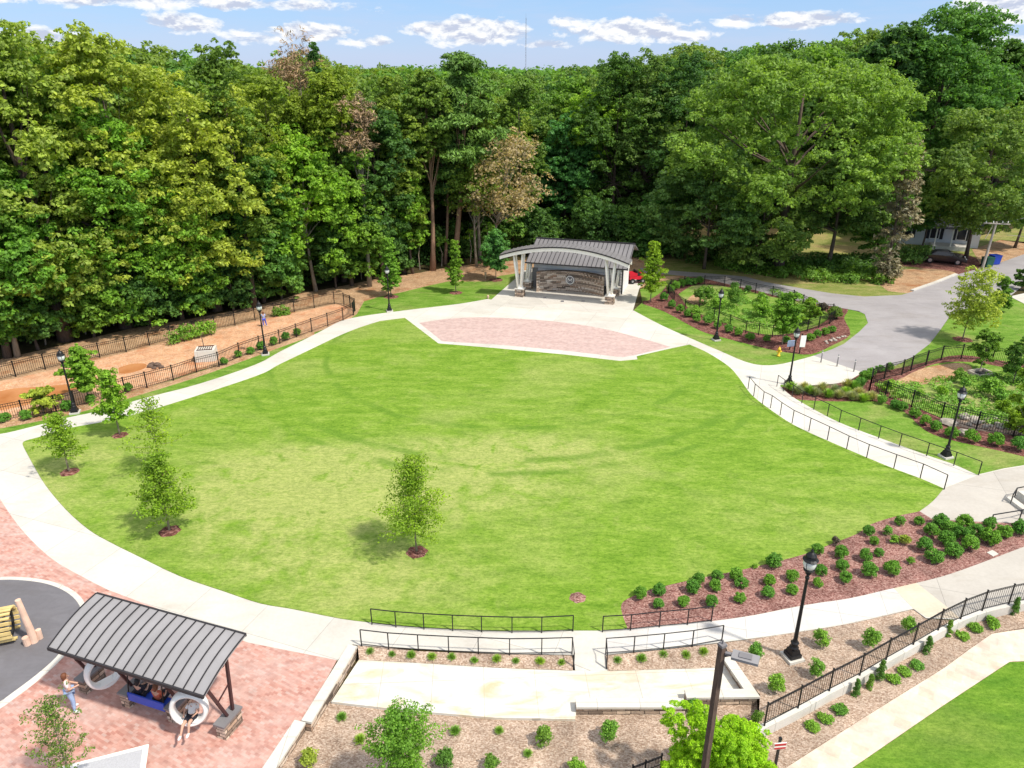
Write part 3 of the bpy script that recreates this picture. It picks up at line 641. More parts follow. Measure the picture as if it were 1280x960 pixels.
def trunk_mesh(h, r0, clumps, nlimb, bark, lean=(0,0), seed=0, base_split=0.35, top=0.85, sides=8, curve_=0.3):
    rg = random.Random(seed); mb = MB(); K = 7; pts = []; rad = []
    wx, wy = rg.uniform(-1, 1)*curve_, rg.uniform(-1, 1)*curve_
    for i in range(K+1):
        t = i/K*top
        pts.append((lean[0]*t+wx*math.sin(t*4), lean[1]*t+wy*math.sin(t*3.1), -0.25+h*t)); rad.append(r0*((1.35 if i == 0 else 1)*(1-t/top*0.82)))
    mb.tube(pts, rad, sides)
    if clumps is not None and nlimb:
        idx = list(range(len(clumps))); rg.shuffle(idx)
        for j in idx[:nlimb]:
            c = clumps[j]; t0 = max(base_split, min(top-0.08, (c[2]/h)*0.72-0.06)); f = t0/top*K; i0 = int(f); fr = f-i0
            a = Vector(pts[i0]).lerp(Vector(pts[min(i0+1, K)]), fr); e = Vector(c); mid = a.lerp(e, 0.5)+Vector((0, 0, -0.05*h*rg.uniform(-0.3, 0.8)))
            ra = r0*(1-t0/top*0.82)*0.55; mb.tube([a, a.lerp(mid, 0.5)+Vector((0,0,0.01*h)), mid, e], [ra, ra*0.75, ra*0.5, ra*0.15], 5, cap=False)
    return mb
def fit(px, py, top_py, w_px, low_py=None):
    """position, height, crown width and crown base from picture measurements"""
    x, y, _ = G(px, py); d = depth(x, y, 5); h = top_z(y, top_py)
    wd = w_px*d/FPX; lo = 0.3 if low_py is None else max(0.02, top_z(y, low_py)/h)
    return x, y, h, wd, lo
def big_tree(px, py, top_py, w_px, low_py, colr, label, name='tree', shape='dome', bark='brown', per=240, n=85, leaf=0.235, lean=(0,0), trunk_r=None, lump=0.22, seed=None, cr=None, up=0.55, flat=0.85, group='large trees along the edge of the woods', cat='tree', limbs=16, bsplit=0.35, aspect=1.6, cx=0, pw=0.3):
    x, y, h, wd, lo = fit(px, py, top_py, w_px, low_py); seed = seed if seed is not None else int(px*7+py)
    t = thing(name, label, cat, (x, y, 0), 0, group)
    cr = cr or max(0.75, 0.62*wd/math.sqrt(n)*1.9)
    cl = crown_clumps(wd-cr, h*(1-lo)-cr*flat*1.2, h*lo+cr*flat*0.6, seed, shape, n, lump, pw)
    for i in range(len(cl)):
        f = cl[i][2]/h; cl[i][0] += lean[0]*f+cx*depth(x, y, 5)/FPX; cl[i][1] += lean[1]*f
    trunk_mesh(h, trunk_r or 0.009*h+0.06, cl, limbs, bark, lean, seed, bsplit).build('trunk', BARK[bark], t, smooth=True, uv=False)
    leaf_object('crown', leafy(cl, cr, per, leaf, flat, up, aspect=aspect, two=True), LEAF[colr], t)
    return t

# ---- front rows, one by one
LW = 'in the woods left of the stage'
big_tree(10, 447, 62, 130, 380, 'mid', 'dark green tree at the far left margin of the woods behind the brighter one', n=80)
big_tree(22, 446, 190, 130, 425, 'bright', 'lower bright green tree at the left margin with foliage reaching nearly to the ground', n=80, bark='pale')
big_tree(52, 410, 34, 120, 260, 'olive', 'tallest dark topped tree in the left skyline, above the yellow green crowns', n=90)
big_tree(83, 425, 26, 175, 392, 'yellow', 'large yellow green tree over the leftmost thick bare trunk at the dirt strip', n=120, leaf=0.245, trunk_r=0.5)
big_tree(185, 402, 36, 150, 375, 'yellow', 'yellow green tree between the two thick grey trunks and the round pale topped tree', n=110, leaf=0.245)
big_tree(158, 409, 130, 150, 395, 'bright', 'tree with drooping light green branches over a thick pale trunk beside the long fence', n=90, trunk_r=0.5)
big_tree(105, 402, 45, 120, 385, 'mid', 'mid green tree wedged behind the yellow green trees near the left skyline', n=70)
big_tree(272, 388, 72, 165, 362, 'yellow', 'tall yellow green tree with pale rounded top left of the dark tree tops', n=115, trunk_r=0.4)
big_tree(228, 400, 205, 120, 393, 'bright', 'low light green tree leaning out over the dirt strip behind the ivy on the fence', n=60)
big_tree(318, 384, 62, 100, 368, 'olive', 'dark olive tree whose pointed top rises left of the bare grey tree', n=70)
big_tree(330, 378, 190, 100, 372, 'mid', 'shadowy mid green tree beside the dirt strip at the fence bend', n=60)
big_tree(395, 364, 165, 125, 346, 'bright', 'bright green rounded tree bulging forward above the curved end of the fence', n=95, bark='pale')
big_tree(362, 362, 100, 110, 340, 'olive', 'dense pine like tree behind the bright rounded tree near the fence bend', n=70)
big_tree(440, 357, 165, 85, 345, 'mid', 'mid green tree immediately right of the bright rounded tree', n=65)
big_tree(480, 350, 120, 85, 320, 'dark', 'dark tree with two slender dark trunks behind the lamp by the curved path', n=70, bark='dark')
big_tree(430, 352, 92, 100, 200, 'olive', 'olive topped tree seen over the bright rounded tree', n=70)
big_tree(505, 341, 98, 70, 300, 'olive', 'narrow olive green tree left of the reddish pine trunks', n=70)
big_tree(516, 342, 215, 44, 312, 'bright', 'slim bright green tree in front of the dark trunks right of the path lamp', n=50)
big_tree(541, 338, 92, 66, 200, 'olive', 'straight reddish trunked tree with high olive crown, left of the leaning pine', name='pine_tree', bark='pine', n=65, trunk_r=0.3)
big_tree(568, 331, 72, 135, 225, 'pine', 'tallest leaning pine with a long bare reddish trunk and wispy layered branches', name='pine_tree', shape='pine', bark='pine', n=62, flat=0.32, cr=1.3, lean=(2.2, 0), trunk_r=0.36, per=230, leaf=0.3, limbs=30, cat='pine tree', aspect=3.2, lump=0.35, bsplit=0.5)
big_tree(556, 330, 110, 60, 240, 'pine', 'second slender pine just left of the leaning pine', name='pine_tree', shape='pine', bark='pine', n=34, flat=0.3, cr=1.1, lean=(0.8, 0), trunk_r=0.2, per=150, leaf=0.3, limbs=18, cat='pine tree', aspect=3.2, bsplit=0.5)
big_tree(600, 324, 125, 60, 240, 'olive', 'thin olive tree between the leaning pine and the browning tree', n=55, bark='pale')
big_tree(606, 334, 170, 105, 275, 'rust', 'browning tree with tan orange leaves on slanting bare trunks left of the stage', bark='pale', n=48, lean=(3.2, 0), limbs=30, per=85, lump=0.4, leaf=0.24)
big_tree(596, 333, 200, 75, 268, 'olive', 'small olive tree with forked bare pale trunk beside the browning tree', bark='pale', n=34, limbs=20, per=150, bsplit=0.2)
big_tree(648, 318, 95, 60, 285, 'olive', 'narrow pale olive tree standing above the browning tree', n=50)
big_tree(706, 300, 140, 85, 296, 'teal', 'bright cool green tree directly behind the stage roof', n=95, leaf=0.245)
big_tree(735, 300, 118, 70, 200, 'bright', 'lighter green tree top just above the cool green tree behind the stage', n=50)
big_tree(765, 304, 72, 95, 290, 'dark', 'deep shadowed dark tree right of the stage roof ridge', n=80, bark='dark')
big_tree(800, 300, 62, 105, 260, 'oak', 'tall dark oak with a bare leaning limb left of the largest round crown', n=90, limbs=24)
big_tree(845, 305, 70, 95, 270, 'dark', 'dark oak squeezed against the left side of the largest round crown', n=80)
big_tree(815, 318, 245, 62, 316, 'teal', 'low cool green tree with layered pointed branches beside the stage building', n=55, shape='cone')
big_tree(972, 338, 68, 298, 262, 'dome', 'largest round crowned oak, a wide dome right of the stage', n=210, per=270, leaf=0.25, trunk_r=0.6, lump=0.14, limbs=16, cr=1.6, flat=0.62, pw=0.2)
big_tree(880, 336, 180, 155, 322, 'oak', 'lower spreading oak at the left foot of the largest dome', n=80, leaf=0.26, lump=0.16, cr=1.35, flat=0.62, per=260, pw=0.16)
big_tree(945, 340, 215, 120, 328, 'oak', 'dark skirted oak in front of the largest dome, over the ivy bank', n=64, leaf=0.26, cr=1.3, flat=0.62, per=260, pw=0.16)
big_tree(1034, 336, 192, 115, 296, 'oak', 'small oak with a visible forked trunk in front of the sunny patch of grass', n=60, leaf=0.25, cr=1.2, flat=0.62, per=260, trunk_r=0.28, lump=0.14)
big_tree(1092, 330, 170, 70, 322, 'mid', 'ragged green tree right of the oak with the forked trunk', n=60)
big_tree(1108, 352, 178, 42, 345, 'vine', 'tall column of brown dead vines beside the small house', n=34, shape='column', cr=0.9, per=120, leaf=0.24, cat='vine column', name='vine_column', aspect=3)
big_tree(1207, 324, 130, 150, 290, 'oak', 'broad light green oak over the small white house', n=105, leaf=0.26, per=260, cr=1.5, flat=0.65, pw=0.18)
big_tree(1150, 318, 218, 60, 288, 'mid', 'low branches of a green tree over the front of the white house', n=34)
big_tree(1268, 310, 190, 70, 282, 'mid', 'mid green tree at the right margin behind the utility pole', n=55)
big_tree(1142, 285, 12, 165, 200, 'mid', 'tallest tree in the right skyline, dark ragged top above the light green oak', n=130, leaf=0.32, trunk_r=0.5, lump=0.3)
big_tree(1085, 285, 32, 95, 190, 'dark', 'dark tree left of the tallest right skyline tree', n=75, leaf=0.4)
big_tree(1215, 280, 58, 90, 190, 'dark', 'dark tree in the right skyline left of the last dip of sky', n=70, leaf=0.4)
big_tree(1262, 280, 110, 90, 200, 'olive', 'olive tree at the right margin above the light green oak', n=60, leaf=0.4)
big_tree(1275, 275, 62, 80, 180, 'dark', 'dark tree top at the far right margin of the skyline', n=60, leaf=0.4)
big_tree(462, 358, 125, 50, 200, 'dead', 'leafless greyish brown tree among green crowns left of the pines', bark='pale', n=22, per=110, leaf=0.2, aspect=5, limbs=22, group='bare trees')
big_tree(400, 345, 50, 60, 120, 'dead', 'bare grey branched tree top against the sky left of centre', bark='pale', n=22, per=60, leaf=0.2, aspect=6, limbs=22, group='bare trees')
big_tree(419, 352, 52, 14, 120, 'dark', 'thin dead snag wrapped in ivy against the sky', bark='dark', n=16, per=60, leaf=0.25, cr=0.4, shape='column', limbs=4, group='bare trees')

# low filling trees along the foot of the woods
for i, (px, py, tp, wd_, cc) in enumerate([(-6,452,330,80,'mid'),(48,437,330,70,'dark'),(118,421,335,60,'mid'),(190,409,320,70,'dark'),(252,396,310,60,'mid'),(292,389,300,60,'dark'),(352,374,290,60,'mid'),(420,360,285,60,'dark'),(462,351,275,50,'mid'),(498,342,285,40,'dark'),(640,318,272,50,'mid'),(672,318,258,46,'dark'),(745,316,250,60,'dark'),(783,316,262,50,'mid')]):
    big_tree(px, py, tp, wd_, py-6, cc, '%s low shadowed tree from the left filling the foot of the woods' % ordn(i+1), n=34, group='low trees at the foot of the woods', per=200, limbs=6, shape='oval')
# ---- the woods behind, copies of eight built trees
protos = []
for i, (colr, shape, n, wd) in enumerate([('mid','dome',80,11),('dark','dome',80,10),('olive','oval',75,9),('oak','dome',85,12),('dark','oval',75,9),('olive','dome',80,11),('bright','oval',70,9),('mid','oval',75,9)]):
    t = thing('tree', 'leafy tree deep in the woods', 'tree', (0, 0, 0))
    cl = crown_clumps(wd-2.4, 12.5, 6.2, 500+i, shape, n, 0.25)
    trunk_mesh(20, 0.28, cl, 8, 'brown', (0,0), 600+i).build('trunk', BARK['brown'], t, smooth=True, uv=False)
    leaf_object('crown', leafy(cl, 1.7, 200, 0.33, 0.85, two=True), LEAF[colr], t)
    protos.append([t, 0])
SKY = [(-200,60),(0,72),(40,62),(60,52),(180,62),(250,76),(330,72),(400,72),(460,80),(520,88),(560,88),(620,92),(660,90),(720,84),(800,70),(850,62),(880,52),(960,50),(1040,52),(1060,40),(1140,30),(1200,50),(1230,66),(1290,66),(1500,60)]
def skyline(px):
    for (a, ya), (b, yb) in zip(SKY[:-1], SKY[1:]):
        if a <= px <= b: return ya+(yb-ya)*(px-a)/(b-a)
    return 70
EDGE = W([(-200,500),(0,440),(50,430),(100,418),(162,403),(225,393),(320,375),(375,359),(425,350),(475,341),(550,329),(610,320),(700,300),(790,300),(850,300),(960,288),(1060,285),(1120,262),(1290,262),(1500,250)])
def edge_y(x, y):
    a = x/y; best = 0
    for p, q in zip(EDGE[:-1], EDGE[1:]):
        if p[0]/p[1] <= a <= q[0]/q[1]:
            t = (a-p[0]/p[1])/(q[0]/q[1]-p[0]/p[1]); return p[1]+(q[1]-p[1])*t
    return 1e9
rg = random.Random(21); cnt = 0; spots = []
yy = 60.0
while yy < 330:
    e_rel = yy; sp = 7.0 if yy < 110 else (8.5 if yy < 150 else (12 if yy < 210 else 19))
    xx = -0.80*yy
    while xx < 0.80*yy:
        x = xx+rg.uniform(-.35, .35)*sp; y = yy+rg.uniform(-.35, .35)*sp; xx += sp
        ey = edge_y(x, y)
        if y < ey+5.0: continue
        px = 640+FPX*x/depth(x, y, 18)
        if px < -60 or px > 1340: continue
        if 1085 < px < 1290 and y < 102: continue
        spots.append((x, y, px, y-ey))
    yy += sp*0.9
spots.sort(key=lambda s: s[1])
for x, y, px, back in spots[:262]:
    tz = top_z(y, skyline(px)+rg.uniform(-2, 30)+(14 if back < 14 else 0))
    tz = max(13, min(27, tz))
    if px < 430: w_ = [5,2,0,6,2,5,7,3]
    elif px < 680: w_ = [0,5,2,7,1,3,4,0]
    else: w_ = [3,1,4,0,3,1,7,5]
    i = w_[int(rg.random()**1.3*8) % 8]
    p = protos[i]
    t = p[0] if p[1] == 0 else copy_tree(p[0])
    p[1] += 1
    s = tz/19.6; t.location = (x, y, -0.1); t.rotation_euler = (0, 0, rg.uniform(0, 6.28))
    t.scale = (s*rg.uniform(.92, 1.12), s*rg.uniform(.92, 1.12), s)
    if px < 430: t['label'] = 'leafy tree crowded deep in the woods behind the long left fence'; t['group'] = 'trees deep in the left woods'
    elif px < 800: t['label'] = 'leafy tree crowded deep in the woods behind the stage'; t['group'] = 'trees deep in the woods behind the stage'
    else: t['label'] = 'leafy tree crowded deep in the woods behind the large oaks on the right'; t['group'] = 'trees deep in the right woods'
    cnt += 1
print('woods', cnt, len(spots))

# ---- undergrowth along the edge of the woods (one mass)
cs = []
for px, py in [(x, 440-(x*0.205)+ (0 if x < 320 else 0)) for x in range(-60, 330, 5)] + [(x, 375-(x-320)*0.165) for x in range(320, 640, 5)]:
    for k in range(3):
        x, y, _ = G(px+rg.uniform(-6, 6), py-4-rg.uniform(2, 16)); cs.append((x, y, rg.uniform(0.1, 4.2)*(0.4 if k == 0 else 1)))
for px in range(780, 1110, 6):
    for k in range(3):
        x, y, _ = G(px+rg.uniform(-6, 6), 322+(px-780)*0.075-rg.uniform(0, 16)*(0.6 if px < 960 else 1)); 
        if 985 < px < 1075 and y > 84.5: continue
        cs.append((x, y, rg.uniform(0.1, 2.0 if px < 960 else 1.0)))
for px in range(560, 800, 6):
    for k in range(3):
        x, y, _ = G(px+rg.uniform(-6, 6), 312-rg.uniform(0, 12)); cs.append((x, y, rg.uniform(0.1, 2.8)))
o = leaf_object('undergrowth', leafy(np.array(cs), 0.95, 85, 0.26, 0.8), LEAF['dark']); tag(o, 'dark green tangle of undergrowth along the foot of the woods', 'undergrowth', kind='stuff')
cs = np.stack([RG.uniform(-1, 1, 5200), RG.uniform(0, 1, 5200), RG.uniform(13, 19.5, 5200)], 1); cs[:, 1] = 300+620*cs[:, 1]**1.5; cs[:, 0] *= cs[:, 1]*0.78
o = leaf_object('distant_woods', leafy(cs, 4.0, 34, 1.6, 0.8), LEAF['mid']); tag(o, 'far canopy of woodland reaching the horizon', 'woods', kind='stuff')
# low ivy bank by the road
cs = []
for px in range(900, 1115, 4):
    for k in range(3):
        t = (px-900)/215; x, y, _ = G(px+rg.uniform(-4, 4), 338+18*math.sin(min(1, t*1.2)*1.4)-rg.uniform(0, 14)); cs.append((x, y, rg.uniform(0, 0.7)))
o = leaf_object('ivy_bank', leafy(np.array(cs), 0.6, 60, 0.2, 0.7), LEAF['mid']); tag(o, 'low green ivy covering the bank between the large oaks and the road', 'ivy', kind='stuff')

# thin pale stems standing in front of the dark woods
for i, (px, py, tp) in enumerate([(45,436,385),(57,434,390),(107,421,392),(133,412,394),(142,410,388),(352,372,335),(367,368,330),(452,352,318),(525,340,300),(552,336,300),(588,331,290),(612,328,280)]):
    x, y, _ = G(px, py-3); h = top_z(y, tp); mb = MB()
    mb.tube([(0,0,-.1), (rg.uniform(-.2,.2), 0, h*.5), (rg.uniform(-.5,.5), 0, h)], [0.07, 0.05, 0.03], 5)
    t = thing('sapling', '%s thin pale sapling stem from the left at the foot of the woods' % ordn(i+1), 'sapling', (x, y, 0), 0, 'pale saplings at the edge of the woods')
    mb.build('stem', BARK['pale'], t, uv=False)
    leaf_object('leaves', leafy(np.array([(0, 0, h), (0.3, 0, h*0.9), (-.3, .1, h*.8)]), 0.5, 40, 0.2), LEAF['bright'], t)

# ---- young trees with mulch rings
def branchy(h, lo, wd, nb, leaf, per, seed, tr, shape='cone', rise=0.5, clear=0.12):
    """trunk with whorled rising branches; leaves sit in sprays along each branch"""
    rg3 = random.Random(seed); mb = MB(); cen = []
    K = 6; tp = [(math.sin(i*1.3+seed)*0.02*h*0.3, math.cos(i*1.7+seed)*0.02*h*0.3, h*i/K) for i in range(K+1)]
    mb.tube([(0,0,-.15)]+tp[1:], [tr*1.3]+[tr*(1-0.85*i/K) for i in range(1, K+1)], 6)
    a = rg3.uniform(0, 6)
    for i in range(nb):
        t = lo+(1-lo)*(i/nb)**0.9; a += 2.4+rg3.uniform(-.5, .5); f = t*K; i0 = min(int(f), K-1)
        p0 = Vector(tp[i0]).lerp(Vector(tp[i0+1]), f-i0) if i0 else Vector((0, 0, h*t))
        q = (t-lo)/(1-lo); prof = (1-q)**0.75*(0.75+0.25*min(1, q/0.2)) if shape == 'cone' else math.sin(math.pi*min(1, 0.25+0.75*q))**0.7
        ln = max(0.12*wd, wd/2*prof*rg3.uniform(0.62, 1.12)); up_ = rise*rg3.uniform(0.5, 1.4)
        e = p0+Vector((math.cos(a)*ln, math.sin(a)*ln, ln*up_)); m_ = p0.lerp(e, 0.5)+Vector((0, 0, -0.06*ln))
        mb.tube([p0, m_, e], [tr*0.4*(1-q*.5), tr*0.25, tr*0.08], 4, cap=False)
        ns = max(3, int(ln/(0.11*wd)*1.5))
        for j in range(ns):
            s_ = clear+(1.05-clear)*(j+rg3.random())/ns; c = (p0.lerp(m_, s_*2) if s_ < .5 else m_.lerp(e, s_*2-1))
            for _ in range(2): cen.append((c.x+rg3.gauss(0, .05*wd), c.y+rg3.gauss(0, .05*wd), c.z+rg3.gauss(0, .03*wd)))
    cen.append((0, 0, h)); cen.append((0.02*wd, 0, h*0.96))
    return mb, leafy(np.array(cen), 0.062*wd, per, leaf, 0.8, 0.6)
def oakling(px, py, top_py, w_px, low_py, label, colr='young', nb=34, leaf=0.1, per=15, ringr=0.55, z=0.06, shape='cone', rise=0.3, bark='pale', group='young trees', mulch='dark_mulch', tr=0.05, hh=None):
    x, y, _ = G(px, py, z); h = (top_z(y, top_py)-z) if hh is None else hh; wd = w_px*depth(x, y, 2)/FPX; lo = (top_z(y, low_py)-z)/h
    t = thing('young_tree', label, 'tree', (x, y, z), 0, group)
    mb, v = branchy(h, lo, wd, nb, leaf, per, int(px*3+py), tr, shape, rise); mb.build('trunk', BARK[bark], t, smooth=True, uv=False)
    leaf_object('crown', v, LEAF[colr], t)
    if ringr: ring(x, y, ringr, M[mulch], t, 0)
    return t
def ring(x, y, r, mat, parent, z):
    k = MB(); n = 22; rr = [r*(1+0.07*math.sin(i*1.7)+rg.uniform(-.04, .04)) for i in range(n)]
    k.add([(0, 0, z+0.07)]+[(rr[i]*0.55*math.cos(i/n*6.283), rr[i]*0.55*math.sin(i/n*6.283), z+0.045) for i in range(n)]+[(rr[i]*math.cos(i/n*6.283), rr[i]*math.sin(i/n*6.283), z-0.03) for i in range(n)],
          [(0, 1+i, 1+(i+1) % n) for i in range(n)]+[(1+i, 1+n+i, 1+n+(i+1) % n, 1+(i+1) % n) for i in range(n)])
    return k.build('mulch_ring', mat, parent, uv=False)
def young_tree(px, py, top_py, w_px, low_py, label, colr='young', shape='oval', n=26, leaf=0.15, per=120, ringr=0.55, z=0.06, mulch='dark_mulch', bark='pale', name='young_tree', lump=0.35, group='young trees', limbs=20, cr=None, flat=0.45, tr=0.05, H_=None, seed=None, dens=1.5, aspect_=1.6):
    x, y, _ = G(px, py, z); h = top_z(y, top_py)-z if H_ is None else H_
    d = depth(x, y, 2); wd = w_px*d/FPX; lo = 0.3 if low_py is None else max(0.05, (top_z(y, low_py)-z)/h)
    seed = seed or int(px*3+py); t = thing(name, label, 'tree', (x, y, z), 0, group)
    cr = cr or wd*0.17
    cl = crown_clumps(wd-cr, h*(1-lo)-cr*0.6, h*lo+cr*0.3, seed, shape, n, lump)
    trunk_mesh(h, tr, cl, limbs, bark, (0,0), seed, max(0.2, lo*0.8), 0.9, 6, 0.05).build('trunk', BARK[bark], t, smooth=True, uv=False)
    leaf_object('crown', leafy(cl, cr*1.0, per*dens, leaf, flat*1.2, 0.6, two=True, aspect=aspect_), LEAF[colr], t)
    if ringr: ring(x, y, ringr, M[mulch], t, 0)
    return t
oakling(87, 590, 520, 74, 570, 'young oak in a red mulch circle at the left tip of the lawn', colr='young', ringr=0.6)
oakling(150, 544, 466, 52, 526, 'young tree in a mulch circle beside the lamp, between left path and lawn', colr='bright', nb=40, per=22, leaf=0.12)
oakling(203, 592, 502, 80, 565, 'tallest of the young oaks on the left of the lawn, wispy behind another', per=8, leaf=0.10, colr='young')
oakling(212, 664, 572, 84, 646, 'dark centred young oak nearest the walk on the left of the lawn', ringr=0.6, nb=56, per=20, leaf=0.09)
oakling(521, 690, 577, 108, 668, 'lone young oak in a mulch circle near the middle front of the lawn', ringr=0.6, nb=64, per=20, leaf=0.08)
oakling(112, 502, 436, 44, 486, 'young tree with dense bright crown between the left path and the picket fence', z=0.02, colr='bright', ringr=None, shape='oval', nb=44, per=34, leaf=0.14)
young_tree(55, 517, 488, 36, 514, 'yellow green shrubby tree by the picket fence at the far left', z=0.02, colr='golden', n=18, ringr=None, leaf=0.16)
oakling(489, 371, 300, 36, 364, 'narrow young tree directly behind the lamp on the curved path', z=0.02, colr='bright', ringr=0.9, nb=54, per=26, leaf=0.15, rise=0.9)
oakling(570, 366, 302, 28, 358, 'young tree standing alone on the grass before the pine trunks', z=0.02, colr='young', ringr=0.8, nb=48, per=22, leaf=0.14, rise=0.8)
oakling(620, 350, 288, 40, 338, 'young dark green tree on the grass left of the stage', z=0.02, colr='teal', ringr=0.9, nb=54, per=30, leaf=0.16, shape='oval')
oakling(813, 378, 304, 38, 366, 'slender young tree on the grass right of the stage', z=0.02, colr='young', ringr=0.9, nb=56, per=24, leaf=0.13, rise=0.6)
oakling(977, 432, 370, 40, 418, 'young tree with bright rounded crown at the front of the middle garden', z=0.03, colr='bright', ringr=0.6, nb=50, per=34, leaf=0.13, shape='oval', rise=0.7)
young_tree(1010, 405, 374, 26, 402, 'short light green tree inside the middle garden right of the bright young tree', z=0.03, colr='young', n=18, ringr=None, leaf=0.16)
young_tree(1203, 424, 337, 56, 410, 'golden green young tree on the roadside lawn, full oval crown over pale branches', z=0.03, colr='golden', n=44, ringr=0.8, leaf=0.13, flat=0.7, dens=1.1, mulch='dark_mulch')
young_tree(1225, 462, 414, 30, 461, 'tall dark evergreen shrub behind the rear fence of the right garden', z=0.04, colr='mid', n=26, ringr=None, leaf=0.15, shape='oval', group='tall garden shrubs')
young_tree(1266, 478, 422, 32, 477, 'tall dark evergreen shrub at the right edge inside the right garden', z=0.04, colr='mid', n=26, ringr=None, leaf=0.15, group='tall garden shrubs')
young_tree(1274, 545, 462, 44, 540, 'big leafy shrub cut by the right edge of the picture, front of the right garden', z=0.04, colr='young', n=34, ringr=None, leaf=0.16, group='tall garden shrubs')
young_tree(1247, 388, 342, 26, 386, 'dark upright evergreen just right of the golden green tree', z=0.02, colr='mid', n=26, ringr=None, leaf=0.18, shape='cone', group='roadside evergreens', flat=.7)
young_tree(1277, 362, 335, 20, 360, 'dark round evergreen at the right edge beside the sidewalk', z=0.02, colr='dark', n=20, ringr=None, leaf=0.18, group='roadside evergreens')
# nearest trees, their feet below the frame
oakling(94, 990, 880, 62, 970, 'small sparse tree with olive and reddish leaves at the bottom left corner', z=0.04, colr='olive', ringr=None, nb=46, per=9, leaf=0.05, shape='oval', rise=1.3, tr=0.03)
oakling(507, 1000, 893, 92, 990, 'small leafy green tree at the bottom edge left of centre', z=ZL, colr='bright', ringr=None, nb=72, per=22, leaf=0.06, rise=0.8, tr=0.03, shape='oval')
t = young_tree(886, 1008, 908, 122, 1000, 'bright lime feathery tree at the bottom right beside the tall brown light pole', z=ZL, colr='lime', n=90, ringr=None, leaf=0.052, per=620, tr=0.06, flat=0.8, aspect_=3.2, cr=.34, name='tree')
# mulch circle without a tree
x, y, _ = G(722, 747, 0.06); t = thing('mulch_circle', 'empty round mulch patch in the lawn near the lower railing', 'mulch patch', (x, y, 0.06)); ring(x, y, 0.42, M['red_mulch'], t, 0)

# ---- shrubs
def ball(kind, seed):
    rg2 = np.random.default_rng(seed); d = sphere_dirs(60 if kind != 'tuft' else 30, -0.7)
    if kind == 'round':
        cl = d*np.array([0.74, 0.74, 0.70])*RG.uniform(0.80, 1.0, (60, 1))+np.array([0, 0, 0.82])
        cl = np.concatenate([cl, d[:25]*0.4+np.array([0, 0, 0.8])]); v = leafy(cl, 0.21, 60, 0.10, 0.95, 0.4, aspect=1.5)
    elif kind == 'oval':
        cl = d*np.array([0.62, 0.62, 1.15])*RG.uniform(0.5, 1.05, (60, 1))+np.array([0, 0, 1.25]); v = leafy(cl, 0.24, 34, 0.13, 1.1, 0.3, aspect=2.2)
    elif kind == 'low':
        cl = d*np.array([0.8, 0.8, 0.35])*RG.uniform(0.4, 1.0, (60, 1))+np.array([0, 0, 0.38]); v = leafy(cl, 0.25, 36, 0.15, 0.8, 0.5)
    elif kind == 'loose':
        cl = d*np.array([0.85, 0.85, 0.9])*RG.uniform(0.3, 1.0, (60, 1))+np.array([0, 0, 0.95]); v = leafy(cl, 0.26, 24, 0.17, 0.8, 0.4)
    elif kind == 'spire':
        z = RG.uniform(0.05, 3.0, 60); a = RG.uniform(0, 6.28, 60); r = 0.42*(1-(z/3.1)**2)+0.05
        cl = np.stack([np.cos(a)*r*RG.uniform(0.2, 1, 60), np.sin(a)*r*RG.uniform(0.2, 1, 60), z], 1); v = leafy(cl, 0.2, 36, 0.13, 1.3, 0.2, aspect=2.5)
    else:  # tuft of blades
        n = 420; a = RG.uniform(0, 6.28, n); le = RG.uniform(0.6, 1.3, n); out = RG.uniform(0.1, 0.95, n)
        x0 = np.cos(a)*0.12; y0 = np.sin(a)*0.12; tx = np.cos(a)*out; ty = np.sin(a)*out; tz_ = le*np.sqrt(1.25-out**2)*0.95
        px_, py_ = -np.sin(a)*0.028, np.cos(a)*0.028; mz = tz_*0.62; v = np.zeros((n*2, 4, 3))
        v[0::2, 0] = np.stack([x0-px_, y0-py_, a*0], 1); v[0::2, 1] = np.stack([x0+px_, y0+py_, a*0], 1)
        v[0::2, 2] = np.stack([tx*0.5+px_, ty*0.5+py_, mz], 1); v[0::2, 3] = np.stack([tx*0.5-px_, ty*0.5-py_, mz], 1)
        v[1::2, 0] = v[0::2, 3]; v[1::2, 1] = v[0::2, 2]
        v[1::2, 2] = np.stack([tx+px_*.3, ty+py_*.3, tz_*0.9], 1); v[1::2, 3] = np.stack([tx-px_*.3, ty-py_*.3, tz_*0.9], 1)
        v = v.reshape(-1, 3)
    return v
bank_meshes = {}
def shrub(px, py, r_px, label, cat='shrub', kind='round', colr='shrub', group=None, z=0.05, name='round_shrub', hs=1.0, ground=True):
    """px,py is the middle of the plant in the picture; its foot is worked out from its size"""
    key = (kind, rg.randrange(5)); 
    if key not in bank_meshes: bank_meshes[key] = ball(kind, len(bank_meshes))
    ch = {'round': 0.8, 'oval': 1.25, 'low': 0.38, 'loose': 0.95, 'spire': 1.5, 'tuft': 0.55}[kind]
    x, y, _ = G(px, py, z); s = r_px*depth(x, y, z)/FPX/0.95
    x, y, _ = G(px, py, z+ch*s*hs)
    # one mesh for each colour of a kind
    mk = key+(colr,)
    if mk not in bank_meshes:
        o = leaf_object(name, bank_meshes[key], LEAF[colr]); bank_meshes[mk] = o.data
    else:
        o = bpy.data.objects.new(name, bank_meshes[mk]); link(o)
    o.location = (x, y, z-0.02); o.scale = (s*rg.uniform(.9, 1.1), s*rg.uniform(.9, 1.1), s*hs*rg.uniform(.88, 1.1)); o.rotation_euler = (0, 0, rg.uniform(0, 6.28))
    return tag(o, label, cat, group)
